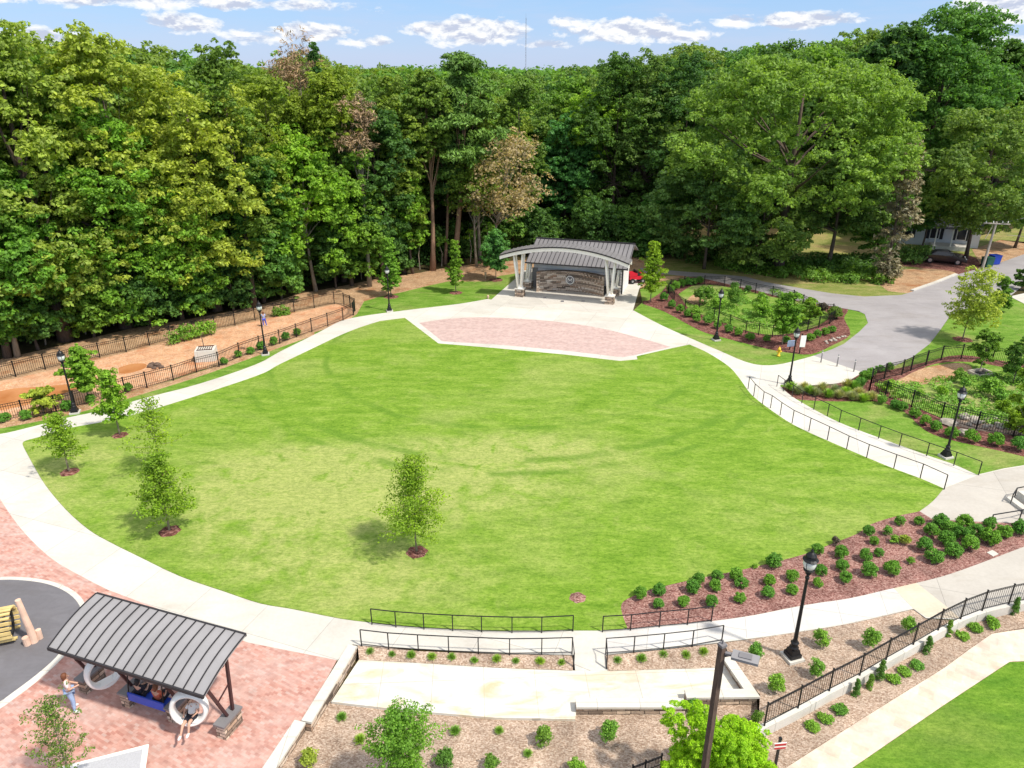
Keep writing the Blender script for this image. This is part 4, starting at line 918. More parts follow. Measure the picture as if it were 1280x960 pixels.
B1 = [(800,741,9.5),(824,737,9),(823,754,8),(866,734,10),(873,723,9),(855,751,8.5),(897,718,8.5),(895,731,9),(890,751,9.5),(920,717,10),(927,728,9),(925,746,9),(968,700,12),(962,724,9),(960,740,9.5),(991,719,9.5),(990,736,8),(944,707,4),(1026,712,9),(1023,728,7.5),(1022,685,9),
 (1052,689,10.5),(1053,706,9),(1058,721,9.5),(1086,663,8.5),(1083,694,9.5),(1086,712,11),(1093,675,7),(1099,690,7),(1110,663,6.5),(1125,651,7),(1119,673,6.5),(1116,709,11.5),(1139,700,5.5),(1149,651,7),(1165,662,10),(1177,650,11),(1187,660,10),(1184,673,11.5),(1156,681,11),(1169,694,12),(1192,686,12.5),(1202,667,11),(1213,679,12),(1206,652,11),(1221,664,11),(1239,671,12),(1238,654,9.5),(1256,663,11),(1276,659,11.5)]
B1.sort()
for i, (px, py, r) in enumerate(B1):
    sz = 'small' if r < 7.2 else ('large' if r >= 11 else 'medium')
    o = shrub(px, py, r*0.98, '%s round shrub in the red mulch bed, %s from the left' % (sz, ordn(i+1)), group='round shrubs in the red mulch bed', kind='round' if r > 6.5 else 'loose', colr='shrub' if r > 6.5 else 'shrub_bright')
shrub(1131, 674, 7, 'yellowish sparse shrub among the green shrubs of the red mulch bed', kind='loose', colr='golden', group='odd shrubs in the red mulch bed')
shrub(1045, 676, 6, 'brownish twiggy shrub at the lawn edge of the red mulch bed', kind='loose', colr='plum', group='odd shrubs in the red mulch bed')
def row(pts, phrase, group, **k):
    for i, (px, py, r) in enumerate(sorted(pts)):
        shrub(px, py, r, phrase % ordn(i+1), group=group, **k)
row([(5,521,8),(31,519,7.5),(83,507,8),(113,498,7),(160,484,6.5),(280,451,5.8),(297,442,5.8),(313,438,5.8),(326,432,6),(342,426,6),(357,420,5.8),(371,414,6)],
    '%s dark round shrub from the left in the line outside the left picket fence', 'shrubs along the left fence', z=0.02)
row([(830,371,6),(840,380,6),(850,386,6),(860,391,6),(871,397,6.5),(884,400,7),(897,406,5.5),(911,410,6.5),(923,414,6.5),(938,420,6),(959,422,6),(983,425,5.5),(1013,421,6),(1022,417,5.5),(1032,414,5.5),(1040,411,5.5)],
    '%s clipped shrub from the left in the curved front hedge of the middle garden', 'front hedge of the middle garden', z=0.03, colr='shrub')
row([(838,361,5.5),(845,357,6),(852,354,6),(860,352,6),(868,351,6),(875,350,5.5)], '%s dark shrub from the left in the rear hedge of the middle garden', 'rear hedge of the middle garden', z=0.03)
for a in [(880,366,14,'largest bluish green shrub inside the middle garden','loose','mid'),(918,372,10,'tall dark shrub in the middle of the middle garden','oval','mid'),(919,358,6,'small dark shrub behind the tall one in the middle garden','loose','mid'),
          (935,361,6,'dark shrub at the rear fence of the middle garden','round','dark'),(953,384,13,'wide light green shrub inside the middle garden','loose','bright'),(897,378,8,'bright low shrub left of the lamp inside the middle garden','loose','shrub_bright'),
          (1028,384,8,'dull plum coloured shrub at the right end of the middle garden','round','plum'),(1044,390,10,'olive brown round shrub at the right tip of the middle garden','round','olive'),(953,371,7,'feathery shrub by the rear fence of the middle garden','loose','bright'),(870,388,8,'bushy bright plant inside the left part of the middle garden','loose','shrub_bright'),
          (1200,470,9,'dark leafy shrub left of the stone box in the right garden','loose','mid'),(1240,484,13,'wide bright shrub in the middle of the right garden','loose','shrub_bright'),(1207,478,8,'leafy shrub beside the lamp head in the right garden','loose','shrub'),
          (1112,482,9,'bright low shrub inside the left corner of the right garden','loose','bright'),(1250,494,8,'green shrub behind the gravel pool','loose','shrub'),(1178,488,7,'small tufted shrub in the sunny part of the right garden','loose','bright'),(1150,492,6,'low green plant by the front fence of the right garden','loose','bright'),(1255,508,9,'leafy plant left of the big shrub in the right garden','loose','young')]:
    shrub(a[0], a[1], a[2], a[3], kind=a[4], colr=a[5], z=0.03, name='garden_shrub', group='shrubs inside the gardens')
row([(1102,499,7),(1119,504,7),(1128,507,7.5),(1144,515,8),(1157,525,8),(1170,532,8),(1190,540,8.5),(1216,545,9.5),(1245,549,10),(1274,555,10.5)], '%s round shrub from the left along the front fence of the right garden', 'front shrubs of the right garden', z=0.03)
row([(1075,478,8),(1082,470,8),(1090,464,7),(1100,460,6),(1112,459,6)], '%s dark shrub from the left outside the rear corner of the right garden', 'corner shrubs of the right garden', z=0.03)
for i, (px, py) in enumerate([(990,482),(998,487),(1006,482),(1013,487),(1020,489),(1028,484),(1036,491),(1044,486),(1050,492),(1058,488),(1066,494),(1074,489),(1080,496),(1090,494),(1060,480),(1068,482)]):
    shrub(px, py, 10, '%s clump from the left of pale ornamental grass beside the right path railing' % ordn(i+1), 'ornamental grass', 'tuft', 'wheat' if i % 3 else 'grassy', 'ornamental grasses by the right path', 0.03, 'grass_clump')
# meadow plants in the two gardens: uncountable
cs = []
for px, py in [(rg.uniform(865, 1030), rg.uniform(362, 414)) for _ in range(260)]:
    if ((px-948)/82)**2+((py-388)/24)**2 < 1: x, y, _ = G(px, py); cs.append((x, y, 0.12))
for px, py in [(rg.uniform(1100, 1330), rg.uniform(456, 540)) for _ in range(420)]:
    if py < 500+(px-1100)*0.22 and py > 482-(px-1100)*0.1: x, y, _ = G(px, py); cs.append((x, y, 0.12))
tag(leaf_object('wild_plants', leafy(np.array(cs), 0.36, 30, 0.14, 0.5, 0.5, aspect=3), LEAF['grassy']), 'tangle of bright wild plants carpeting the rain gardens', 'wild plants', kind='stuff')
# slope beds and lower strip
row([(945,815,11.5),(1027,797,11.5),(1089,799,12.5),(1137,780,11.5),(1021,835,12),(971,854,12.5)], '%s upright oval shrub from the left in the tan bed around the near lamp', 'oval shrubs in the tan slope bed', kind='oval', colr='shrub_bright', z=0.03, name='oval_shrub', hs=0.9)
row([(1016,907,10),(1032,897,9.5),(1051,886,10),(1117,847,9.5),(1131,838,9.5),(1146,830,9.5),(1204,794,8.5),(1220,784,9),(1241,778,10.5)], '%s low spreading shrub from the left in the strip below the picket railing', 'low shrubs below the railing', kind='low', colr='shrub_bright', z=ZL, name='low_shrub')
row([(1071,859,9),(1089,850,9),(1102,839,10),(1161,806,9),(1187,785,8.5),(1270,758,8.5)], '%s narrow upright juniper from the left in the strip below the picket railing', 'junipers below the railing', kind='spire', colr='mid', z=ZL, name='juniper', hs=0.85)
row([(427,895,8),(450,923,9.5),(569,912,9.5),(624,912,7.5),(660,941,7)], '%s green grass tuft from the left in the tan bed at the bottom', 'grass tufts in the bottom bed', kind='tuft', colr='grassy', z=ZL, name='grass_tuft', cat='grass tuft')
for a in [(680,920,12,'dark leafy shrub left of the tall oval shrub in the bottom bed','loose','mid',1.0),(761,914,15,'tall dense oval shrub under the long seat wall','oval','shrub_bright',0.78),(722,958,11,'bright shrub on the bottom edge right of the dark shrubs','loose','shrub_bright',1),
          (614,952,11,'dark bluish shrub on the bottom edge in the middle','loose','mid',1),(556,948,13,'dark green shrub beside the small tree at the bottom edge','loose','mid',1),(386,948,12,'sparse yellowish twiggy shrub at the corner of the brick plaza','loose','golden',1),(947,898,10,'dark shrub at the end of the picket railing behind the lime tree','oval','mid',.8),(865,882,9,'dark shrub tucked under the bent seat wall','loose','shrub',1)]:
    shrub(a[0], a[1], a[2], a[3], kind=a[4], colr=a[5], z=ZL, hs=a[6], name='bed_shrub', group='shrubs in the bottom bed')
row([(463,813,7),(490,817,5.5),(514,818,7.5),(540,820,7),(565,820,7),(593,824,6),(621,823,7.5),(645,825,6),(675,825,7.5),(702,827,6)], '%s tiny grass tuft from the left on the long planted bank below the railing', 'grass tufts on the long bank', kind='tuft', colr='grassy', z=-0.12, name='grass_tuft', cat='grass tuft')
row([(772,824,7),(802,822,8),(829,817,7.5),(858,817,8),(880,814,8)], '%s tiny grass tuft from the left on the short planted bank right of the ramp', 'grass tufts on the short bank', kind='tuft', colr='grassy', z=-0.12, name='grass_tuft', cat='grass tuft')
# hedge by the house, ivy on the fence
cs = [(G(px, 330)[0], G(px, 330)[1]+rg.uniform(-.5, .5), rg.uniform(0.3, 2.0)) for px in range(1114, 1160, 2) for _ in range(2)]
tag(leaf_object('hedge', leafy(np.array(cs), 0.6, 60, 0.2, 0.8), LEAF['dark']), 'dark evergreen hedge in front of the small white house', 'hedge')
cs = [(G(px, 431-(px-214)*0.24)[0], G(px, 431-(px-214)*0.24)[1]+rg.uniform(-.15, .15), rg.uniform(0.2, 1.2)) for px in range(216, 268, 2) for _ in range(2)]
tag(leaf_object('ivy', leafy(np.array(cs), 0.32, 40, 0.14, 0.8), LEAF['bright']), 'yellow green ivy climbing one stretch of the rear left fence', 'ivy')
cs = [(G(px, 396-(px-345)*0.2)[0], G(px, 396-(px-345)*0.2)[1]+rg.uniform(-.15, .15), rg.uniform(0.1, 0.8)) for px in range(345, 362, 2) for _ in range(2)]
tag(leaf_object('ivy', leafy(np.array(cs), 0.3, 40, 0.14, 0.8), LEAF['mid']), 'small patch of ivy on the rear left fence near its curved end', 'ivy')
# ================================================================ FENCES AND RAILINGS
def picket_fence(name, label, pts, h=1.1, post_every=1, z=0.02, gap=0.13, group=None, top_gap=0.12, pw=0.07, bw_=0.018, rw=0.035):
    """metal picket fence through the given posts: each post and each panel is a part"""
    base = thing(name, label, 'fence', (pts[0][0], pts[0][1], z), 0, group)
    for i, p in enumerate(pts):
        k = MB(); k.box((p[0], p[1], z+h/2), (pw, pw, h+0.06)); k.box((p[0], p[1], z+h+0.045), (pw*1.4, pw*1.4, 0.03)); k.build('post', M['iron'], base, world=True, uv=False)
    for a, b in zip(pts[:-1], pts[1:]):
        k = MB(); d = math.hypot(b[0]-a[0], b[1]-a[1]); n = max(1, int(d/gap))
        for zz in (z+0.10, z+h-top_gap-0.06, z+h-0.02): k.beam((a[0],a[1],zz), (b[0],b[1],zz), rw, rw*0.8)
        for i in range(1, n):
            x = a[0]+(b[0]-a[0])*i/n; y = a[1]+(b[1]-a[1])*i/n
            k.beam((x, y, z+0.08), (x, y, z+h), bw_)
        k.build('picket_panel', M['iron'], base, world=True, uv=False)
    return base
def respace(pts, d):
    out = [pts[0]]; acc = 0
    for a, b in zip(pts[:-1], pts[1:]):
        L_ = math.hypot(b[0]-a[0], b[1]-a[1]); t = d-acc
        while t <= L_: out.append((a[0]+(b[0]-a[0])*t/L_, a[1]+(b[1]-a[1])*t/L_)); t += d
        acc = L_-(t-d)
    if math.hypot(out[-1][0]-pts[-1][0], out[-1][1]-pts[-1][1]) > d*0.4: out.append(pts[-1])
    else: out[-1] = pts[-1]
    return out
upper = [(-50,488),(-15,479),(20,471),(57,462),(92,454),(125,447),(158,440),(187,432),(214,425),(242,418),(269,412),(294,407),(319,400.5),(343,395),(368,390),(393,385),(418,380),(430,381.5),(438,385),(444,389)]
lower = [(442,394),(429,401),(410,408),(390,415),(371,422),(350,430),(325,438),(300,447),(274,459),(246,466),(217,476),(184,485),(157,492),(130,499),(95,510),(71,516),(30,522),(0,528),(-40,535)]
picket_fence('picket_fence', 'long black picket fence wrapping round the red clay strip before the left woods', W(upper+lower), 1.15, z=0.03)
picket_fence('picket_fence', 'black picket fence along the front of the middle garden', W([(835,368),(842,378),(856,388),(873,394),(892,400),(912,408),(932,416),(948,419),(965,421.5),(983,421),(1009,414),(1023,410),(1037,405),(1046,399)]), 1.0, z=0.03)
picket_fence('picket_fence', 'black picket fence along the rear of the middle garden beside the road', W([(1046,399),(1040,394),(1025,393),(1003,382),(991,376),(965,371),(944,367),(925,362),(905,358),(880,357),(855,358),(838,362),(835,368)]), 1.0, z=0.03)
picket_fence('picket_fence', 'black picket fence along the front of the right garden behind the round shrubs', W([(1086,492),(1106,497),(1139,509),(1176,525),(1220,537),(1266,546),(1310,548)]), 1.15, z=0.03)
picket_fence('picket_fence', 'black picket fence along the rear of the right garden below the roadside lawn', W([(1086,492),(1088,481),(1105,474),(1127,469),(1138,464),(1157,457),(1176,451),(1201,449),(1240,451),(1262,458),(1300,466)]), 1.15, z=0.03)
lr = [(955,909),(997,887),(1036,865.5),(1074,846),(1107,826.5),(1141,807.5),(1172,789.5),(1200,775.5),(1227,765),(1260,757),(1300,749)]
picket_fence('picket_railing', 'black picket railing climbing along the pale kerb wall at lower right', [G(a, b, 0.0)[:2] for a, b in lr], 0.98, z=0.08, gap=0.115, pw=0.045, bw_=0.011, rw=0.024, top_gap=0.02)
bpy.data.objects['picket_railing']['category'] = 'railing'
picket_fence('picket_railing', 'short end of a black picket railing at the bottom edge left of the lime tree', [G(790, 972, ZL)[:2], G(806, 966, ZL)[:2], G(826, 958, ZL)[:2]], 0.5, z=ZL, gap=0.115, pw=0.045, bw_=0.011, rw=0.024, top_gap=0.02)['category'] = 'railing'
def guard_rail(label, pts, h=0.95, zs=None, bottom=True, group='plain black guard rails', r=0.022, sub=True):
    zs = zs or [0.03]*len(pts)
    base = thing('guard_rail', label, 'railing', (pts[0][0], pts[0][1], zs[0]), 0, group)
    for i, p in enumerate(pts):
        k = MB(); k.beam((p[0],p[1],zs[i]-0.02), (p[0],p[1],zs[i]+h), 0.04); k.build('post', M['iron'], base, world=True, uv=False)
    k = MB(); k.tube([(p[0],p[1],z+h) for p, z in zip(pts, zs)], r, 6); k.build('top_rail', M['iron'], base, world=True, uv=False)
    if bottom:
        k = MB(); k.tube([(p[0],p[1],z+0.08) for p, z in zip(pts, zs)], r*0.8, 6); k.build('bottom_rail', M['iron'], base, world=True, uv=False)
    return base
def rh(y1280_top, y_base, px):       # height read off the picture
    x, y, _ = G(px, y_base); return top_z(y, y1280_top)
guard_rail('black guard rail between the lawn and the promenade, left of the ramp', W([(465,780.5),(495,784),(530,786.5),(566,788.5),(602,790),(640,791),(677,791),(716,789)], 0.03), 0.78, group='guard rails at the lower walk')
guard_rail('black guard rail along the long planted bank left of the ramp', W([(452,807),(486,811),(523,813.5),(561,815.5),(598,817),(637,818.5),(677,818),(715,817)], 0.03)+[W([(717,836)], ZP)[0]], 0.78, zs=[0.03]*8+[ZP], group='guard rails at the lower walk')
guard_rail('black guard rail between the mulch bed and the walk, right of the ramp', W([(753,790),(788,788),(824,784),(859,781),(889,777)], 0.03), 0.78, group='guard rails at the lower walk')
guard_rail('black guard rail along the short planted bank right of the ramp', [W([(758,837)], ZP)[0]]+W([(757,818),(792,815.5),(829,812),(865,808),(902,801.5)], 0.03), 0.78, zs=[ZP]+[0.03]*5, group='guard rails at the lower walk')
guard_rail('thin black handrail on the lawn side of the curving right path', W([(935,486),(942,495),(953,505),(963,510),(975,519),(990,529),(1011,539),(1034,550),(1058,562),(1083,573),(1117,586),(1150,598),(1180,612)], 0.03), 0.9, bottom=False, group='handrails of the right path')
guard_rail('thin black handrail on the garden side of the curving right path', W([(971,483),(979,489),(990,496),(1002,504),(1017,512),(1034,520),(1049,528),(1073,538),(1098,548),(1124,558),(1158,570),(1192,582),(1223,594)], 0.03), 0.85, bottom=False, group='handrails of the right path')
for lab, a in [('short dark handrail with a bent end at the top of the right edge steps', [(1263,630,0),(1268,622,0),(1300,616,0)]), ('short dark handrail with a bent end at the foot of the right edge steps', [(1238,656,0),(1274,650,0),(1310,640,0)])]:
    p = W([(q[0], q[1]) for q in a]); guard_rail(lab, p, 0.55, bottom=False, group='handrails of the right edge steps', r=0.03)

# ================================================================ STREET LAMPS
def make_lamp():
    t = thing('street_lamp', 'x', 'street lamp')
    k = MB(); k.box((0,0,0.04), (0.62,0.62,0.12)); k.build('concrete_pad', M['concrete'], t)
    k = MB(); k.box((0,0,0.17), (0.44,0.44,0.16)); k.box((0,0,0.33), (0.38,0.38,0.18), taper=0.8)
    k.lathe([(0.16,0.42),(0.17,0.50),(0.13,0.56),(0.12,0.66),(0.15,0.70),(0.10,0.76),(0.075,0.85)], 12); k.build('base', M['iron'], t)
    k = MB(); k.lathe([(0.075,0.84),(0.062,2.0),(0.052,3.45),(0.075,3.47),(0.075,3.53),(0.05,3.56),(0.05,3.62),(0.10,3.68),(0.085,3.74),(0.055,3.78)], 12); k.build('pole', M['iron'], t, smooth=False)
    k = MB(); k.lathe([(0.06,3.76),(0.17,3.80),(0.19,3.86),(0.17,3.88)], 14)
    for a in range(4):
        c_, s_ = math.cos(a*1.571+.4), math.sin(a*1.571+.4); k.tube([(0.17*c_,0.17*s_,3.85), (0.245*c_,0.245*s_,4.12), (0.21*c_,0.21*s_,4.26)], 0.012, 4)
    k.build('cage', M['iron'], t)
    k = MB(); k.lathe([(0.13,3.86),(0.19,3.95),(0.225,4.06),(0.215,4.18),(0.18,4.26)], 14); k.build('lamp_glass', M['lamp_glass'], t, smooth=True)
    k = MB(); k.lathe([(0.25,4.22),(0.265,4.25),(0.20,4.30),(0.17,4.38),(0.18,4.41),(0.10,4.50),(0.045,4.55),(0.05,4.60),(0.015,4.66),(0.01,4.72)], 14); k.build('lamp_cap', M['iron'], t)
    return t
lamp0 = make_lamp()
for i, (px, py, lab, s) in enumerate([(94,516,'black street lamp at the far left by the puddle and picket fence',0.95),(332,443,'black street lamp beside the shrub row where the left fence bends',0.94),(487,389,'black street lamp at the curved path before a narrow young tree',0.93),
        (895,425,'black street lamp on the grass strip in front of the middle garden',0.95),(986,481,'black street lamp at the start of the handrail by the concrete apron',0.93),(1182,571,'black street lamp on the grass beside the right path before the right garden',0.96),(990,822,'nearest black street lamp, in the tan bed at lower right',1.06)]):
    t = lamp0 if i == 0 else copy_tree(lamp0)
    x, y, _ = G(px, py, 0.03); t.location = (x, y, 0.03); t.scale = (s, s, s); t['label'] = lab; t['group'] = 'black street lamps'; t.rotation_euler[2] = 0.3
# tall pole light at the bottom edge
d = ray(903, 806); tt = (8.2-CAMH)/d[2]; X, Y = d[0]*tt, d[1]*tt
t = thing('area_light', 'tall square brown light pole with a flat grey lamp head at the bottom right', 'pole light', (X, Y, ZL))
k = MB(); k.box((0,0,4.25), (0.135,0.135,8.5), 0.5); k.build('pole', M['post_wood'], t)
k = MB(); k.box((0,0,8.52), (0.16,0.16,0.07), 0.5); k.tube([(0,0,8.55),(0,0,8.66)], 0.02, 6); k.build('pole_cap', M['roof'], t)
k = MB(); k.beam((0.08,-0.03,8.3), (0.25,-0.11,8.32), 0.08, 0.06); k.build('arm', M['roof'], t)
k = MB(); k.beam((0.22,-0.10,8.33), (0.76,-0.37,8.37), 0.30, 0.07); k.beam((0.36,-0.17,8.38), (0.62,-0.29,8.40), 0.17, 0.04, 1); k.build('lamp_head', [M['roof_light'], M['roof']], t)

# ================================================================ STAGE
O_ = G(650, 370.5); E_ = G(762, 380); UX = Vector((E_[0]-O_[0], E_[1]-O_[1], 0)); SW = UX.length; SA = math.atan2(UX.y, UX.x)
t = thing('bandstand', 'open air stage with arched white canopy, dark metal roof and curved stone back wall', 'bandstand', (O_[0], O_[1], 0.04), SA)
def arch_z(u): c = (u-SW/2)/(SW/2+1.75); return 4.02+1.12*(1-c*c)
# front canopy: arched roof sheet on white beams
def arch_sheet(v0, v1, dz, th, mb, mi=0, u0=-1.8, u1=SW+1.8, n=28):
    vs = []
    for i in range(n+1):
        u = u0+(u1-u0)*i/n; z = arch_z(u)+dz
        vs += [(u,v0,z),(u,v1,z),(u,v1,z-th),(u,v0,z-th)]
    fs = []
    for i in range(n):
        a = i*4; b = a+4
        fs += [(a,a+1,b+1,b),(a+1,a+2,b+2,b+1),(a+2,a+3,b+3,b+2),(a+3,a,b,b+3)]
    fs += [(0,3,2,1),(n*4,n*4+1,n*4+2,n*4+3)]; mb.add(vs, fs, mi)
k = MB(); arch_sheet(-1.0, 0.75, 0.22, 0.09, k)
for i in range(30):
    u = -1.7+(SW+3.4)*i/29; k.beam((u, -0.98, arch_z(u)+0.25), (u, 0.73, arch_z(u)+0.25), 0.03, 0.05)
k.build('canopy_roof', M['roof'], t)
k = MB(); arch_sheet(-1.04, -1.0, 0.235, 0.12, k); k.build('roof_edge', M['seam'], t)
k = MB(); arch_sheet(-0.95, -0.80, 0.12, 0.34, k); arch_sheet(0.55, 0.70, 0.12, 0.34, k); k.build('arched_beam', M['white_paint'], t)
k = MB(); arch_sheet(-0.79, 0.54, 0.12, 0.03, k); k.build('soffit', M['white_paint'], t)
for i, u in enumerate([1.5, 2.6, 3.3, 3.9, 5.6, 8.0]):
    k = MB(); k.tube([(u, -0.7, arch_z(u)-0.2), (u, -0.7, arch_z(u)-0.32)], 0.08, 8); k.build('spotlight', M['dark'], t)
for u in (0.0, SW):
    for v in (-0.1, 3.35) if False else (0.0, 2.9):
        p = MB(); p.box((u, v, 0.38), (0.85, 0.75, 0.78)); st = p.build('pier', M['stone'], t)
        p = MB(); p.box((u, v, 0.80), (0.95, 0.85, 0.08)); c = p.build('pier_cap', M['cap'], st)
        for j, (du, dv) in enumerate([(-0.55,-0.45), (0.35,-0.45), (-0.55,0.35), (0.35,0.35)]):
            vv = v+dv; uu = u+du; ztop = arch_z(uu)-0.15 if v < 1 else 3.02+(vv-1.75)*0.39-0.1
            if v > 1 and u == 0: uu = max(uu, 0.12)
            p = MB(); p.tube([(u+du*0.3, v+dv*0.3, 0.82), (uu, vv, ztop)], [0.12, 0.10], 8); p.build('column', M['white_paint'], t, smooth=True)
        p = MB(); p.lathe([(0.36,0.84),(0.30,0.95),(0.20,1.2)], 10, (u, v, 0)); p.build('column_foot', M['white_paint'], t)
# curved stone back wall
n = 16; k = MB(); vs = []; cap = MB(); cv_ = []
for i in range(n+1):
    s = i/n; u = 1.15+(7.95-1.15)*s; v = 1.95+1.15*(1-(2*s-1)**2); nx, ny = 0.10*(2*s-1), -1
    for off, z0, z1 in ((0, 0, 2.0),): vs += [(u,v,0),(u,v,1.98),(u,v+0.42,1.98),(u,v+0.42,0)]
    cv_ += [(u-0.0,v-0.05,1.98),(u,v-0.05,2.07),(u,v+0.47,2.07),(u,v+0.47,1.98)]
fs = []
for i in range(n): a = i*4; b = a+4; fs += [(a,b,b+1,a+1),(a+1,b+1,b+2,a+2),(a+2,b+2,b+3,a+3)]
fs += [(0,1,2,3),(n*4+3,n*4+2,n*4+1,n*4)]
k.add(vs, fs); sw = k.build('stone_wall', M['stone'], t)
fs2 = []
for i in range(n): a = i*4; b = a+4; fs2 += [(a,b,b+1,a+1),(a+1,b+1,b+2,a+2),(a+2,b+2,b+3,a+3),(a+3,b+3,b,a)]
fs2 += [(0,1,2,3),(n*4+3,n*4+2,n*4+1,n*4)]
cap.add(cv_, fs2); cap.build('wall_cap', M['stone'], t)
# round emblem
eu, ev = 4.35, 3.02; k = MB(); n = 28
def disc(mb, r0, r1, v0, v1, cz, mi):
    vs = []
    for i in range(n):
        a = i/n*6.2832
        for r in (r0, r1):
            vs += [(eu+r*math.cos(a), v0, cz+r*math.sin(a)), (eu+r*math.cos(a), v1, cz+r*math.sin(a))]
    fs = []
    for i in range(n):
        a = i*4; b = ((i+1) % n)*4
        fs += [(a,a+2,b+2,b),(a+2,a+3,b+3,b+2),(a,b,b+1,a+1)]
    mb.add(vs, fs, mi)
disc(k, 0.001, 0.47, ev, ev+0.05, 1.18, 0); disc(k, 0.36, 0.43, ev-0.02, ev, 1.18, 1)
for a, b in [((-0.2,-0.16),(-0.2,0.18)),((-0.2,0.18),(0,-0.06)),((0,-0.06),(0.2,0.18)),((0.2,0.18),(0.2,-0.16))]:
    k.beam((eu+a[0], ev-0.03, 1.18+a[1]), (eu+b[0], ev-0.03, 1.18+b[1]), 0.03, 0.07, 1)
k.build('round_emblem', [M['roof'], M['white_paint']], t)
# building with the gabled metal roof
k = MB(); k.box((5.0, 5.6, 1.5), (9.2, 3.9, 3.0)); bw = k.build('building_wall', M['siding'], t)
k = MB()
for i in range(10): k.box((5.0, 3.64, 0.3+i*0.29), (9.2, 0.02, 0.02))
k.build('lap_joint', M['roof_light'], bw)
k = MB()
def slope(mb, v0, z0, v1, z1, u0, u1, th=0.1):
    mb.add([(u0,v0,z0),(u1,v0,z0),(u1,v1,z1),(u0,v1,z1),(u0,v0,z0-th),(u1,v0,z0-th),(u1,v1,z1-th),(u0,v1,z1-th)], [(0,1,2,3),(7,6,5,4),(0,4,5,1),(1,5,6,2),(2,6,7,3),(3,7,4,0)])
slope(k, 1.75, 3.02, 5.85, 4.62, 0.05, 10.25); slope(k, 5.86, 4.62, 9.0, 3.4, 0.05, 10.25)
for i in range(24):
    u = 0.1+i*(10.1/23); k.beam((u, 1.76, 3.05), (u, 5.85, 4.65), 0.035, 0.06, 1)
k.beam((0.0,5.85,4.66), (10.3,5.85,4.66), 0.25, 0.06, 1)
k.build('metal_roof', [M['roof'], M['seam']], t)
k = MB(); k.beam((0.0, 1.70, 2.98), (10.3, 1.70, 2.98), 0.12, 0.12); k.build('gutter', M['seam'], t)
k = MB(); k.add([(9.6,3.66,2.95),(9.6,7.5,2.95),(9.6,5.85,4.5),(9.58,3.66,2.95),(9.58,7.5,2.95),(9.58,5.85,4.5)], [(0,1,2),(5,4,3),(0,3,4,1),(1,4,5,2),(2,5,3,0)]); k.build('gable', M['siding'], t)
k = MB(); k.beam((9.55,3.5,0), (9.55,3.5,2.9), 0.12); k.beam((9.55,3.5,2.9), (9.75,1.8,2.95), 0.10); k.build('downpipe', M['dark'], t)
k = MB(); k.box((4.6,3.62,2.55), (0.35,0.12,0.16)); k.build('wall_lamp', M['dark'], t)
for u in (0.55, 9.0):
    k = MB(); k.box((u, 3.60, 1.05), (0.6, 0.06, 2.05)); k.build('door', M['roof_light'], t)
k = MB(); k.box((8.15,2.6,0.45), (0.5,0.6,0.9)); k.build('equipment_box', M['dark'], t)
# small stone plinths beside the stage: red utility cart behind it
def place(px, py, z=0.04): return G(px, py, z)
x, y, z = place(794, 353); t = thing('utility_cart', 'red utility cart parked beside the right end of the stage building', 'cart', (x, y, z), 0.25)
k = MB(); k.box((0,0,0.62), (1.7,1.0,0.35)); k.box((0.72,0,0.86), (0.5,0.9,0.28), taper=0.85); k.build('body', M['red'], t)
k = MB(); k.box((-0.45,0,0.95), (0.85,1.05,0.32)); k.build('cargo_bed', M['red'], t)
k = MB(); k.box((0.15,0,0.90), (0.5,0.9,0.14)); k.box((-0.05,0,1.15), (0.1,0.9,0.4)); k.build('seat', M['dark'], t)
k = MB(); k.tube([(0.5,0.25,0.9),(0.36,0.25,1.12)], 0.02, 5); k.tube([(0.36+0.03*math.cos(a), 0.25+0.15*math.sin(a), 1.13+0.1*math.cos(a)) for a in [i*0.7 for i in range(10)]], 0.015, 4); k.build('steering_wheel', M['dark'], t)
for sx_ in (-0.55, 0.6):
    for sy_ in (-0.5, 0.5):
        k = MB(); k.tube([(sx_, sy_-0.1, 0.28), (sx_, sy_+0.1, 0.28)], 0.28, 14); k.tube([(sx_, sy_-0.11, 0.28), (sx_, sy_+0.11, 0.28)], 0.12, 10, 1); k.build('wheel', [M['tyre'], M['roof_light']], t)
for sy_ in (-0.3, 0.3):
    k = MB(); k.tube([(0.95,sy_,0.78),(0.99,sy_,0.78)], 0.07, 8); k.build('headlight', M['lamp_glass'], t)
x, y, z = place(783.5, 354); t = thing('plywood_panel', 'tan plywood panel leaning at the right end of the stage building', 'panel', (x, y, z), 0.9)
k = MB(); k.beam((0,0,0),(0.0,0.35,1.4), 0.75, 0.05); k.beam((0,-0.04,0.1),(0.0,0.28,1.3), 0.08, 0.04); k.build('board', M['tan_panel'], t)
# floor boxes on the stage
for i, (px, py) in enumerate([(681,372.5),(703,377),(729,377)]):
    x, y, z = place(px, py, 0.05); k = MB(); k.box((0,0,0.05), (0.28,0.2,0.1)); k.box((0,0,0.105), (0.2,0.12,0.015)); o = k.build('floor_box', M['roof'], None); o.location = (x,y,z-0.012)
    tag(o, '%s small floor box from the left on the stage concrete' % ordn(i+1), 'floor box', 'floor boxes on the stage')

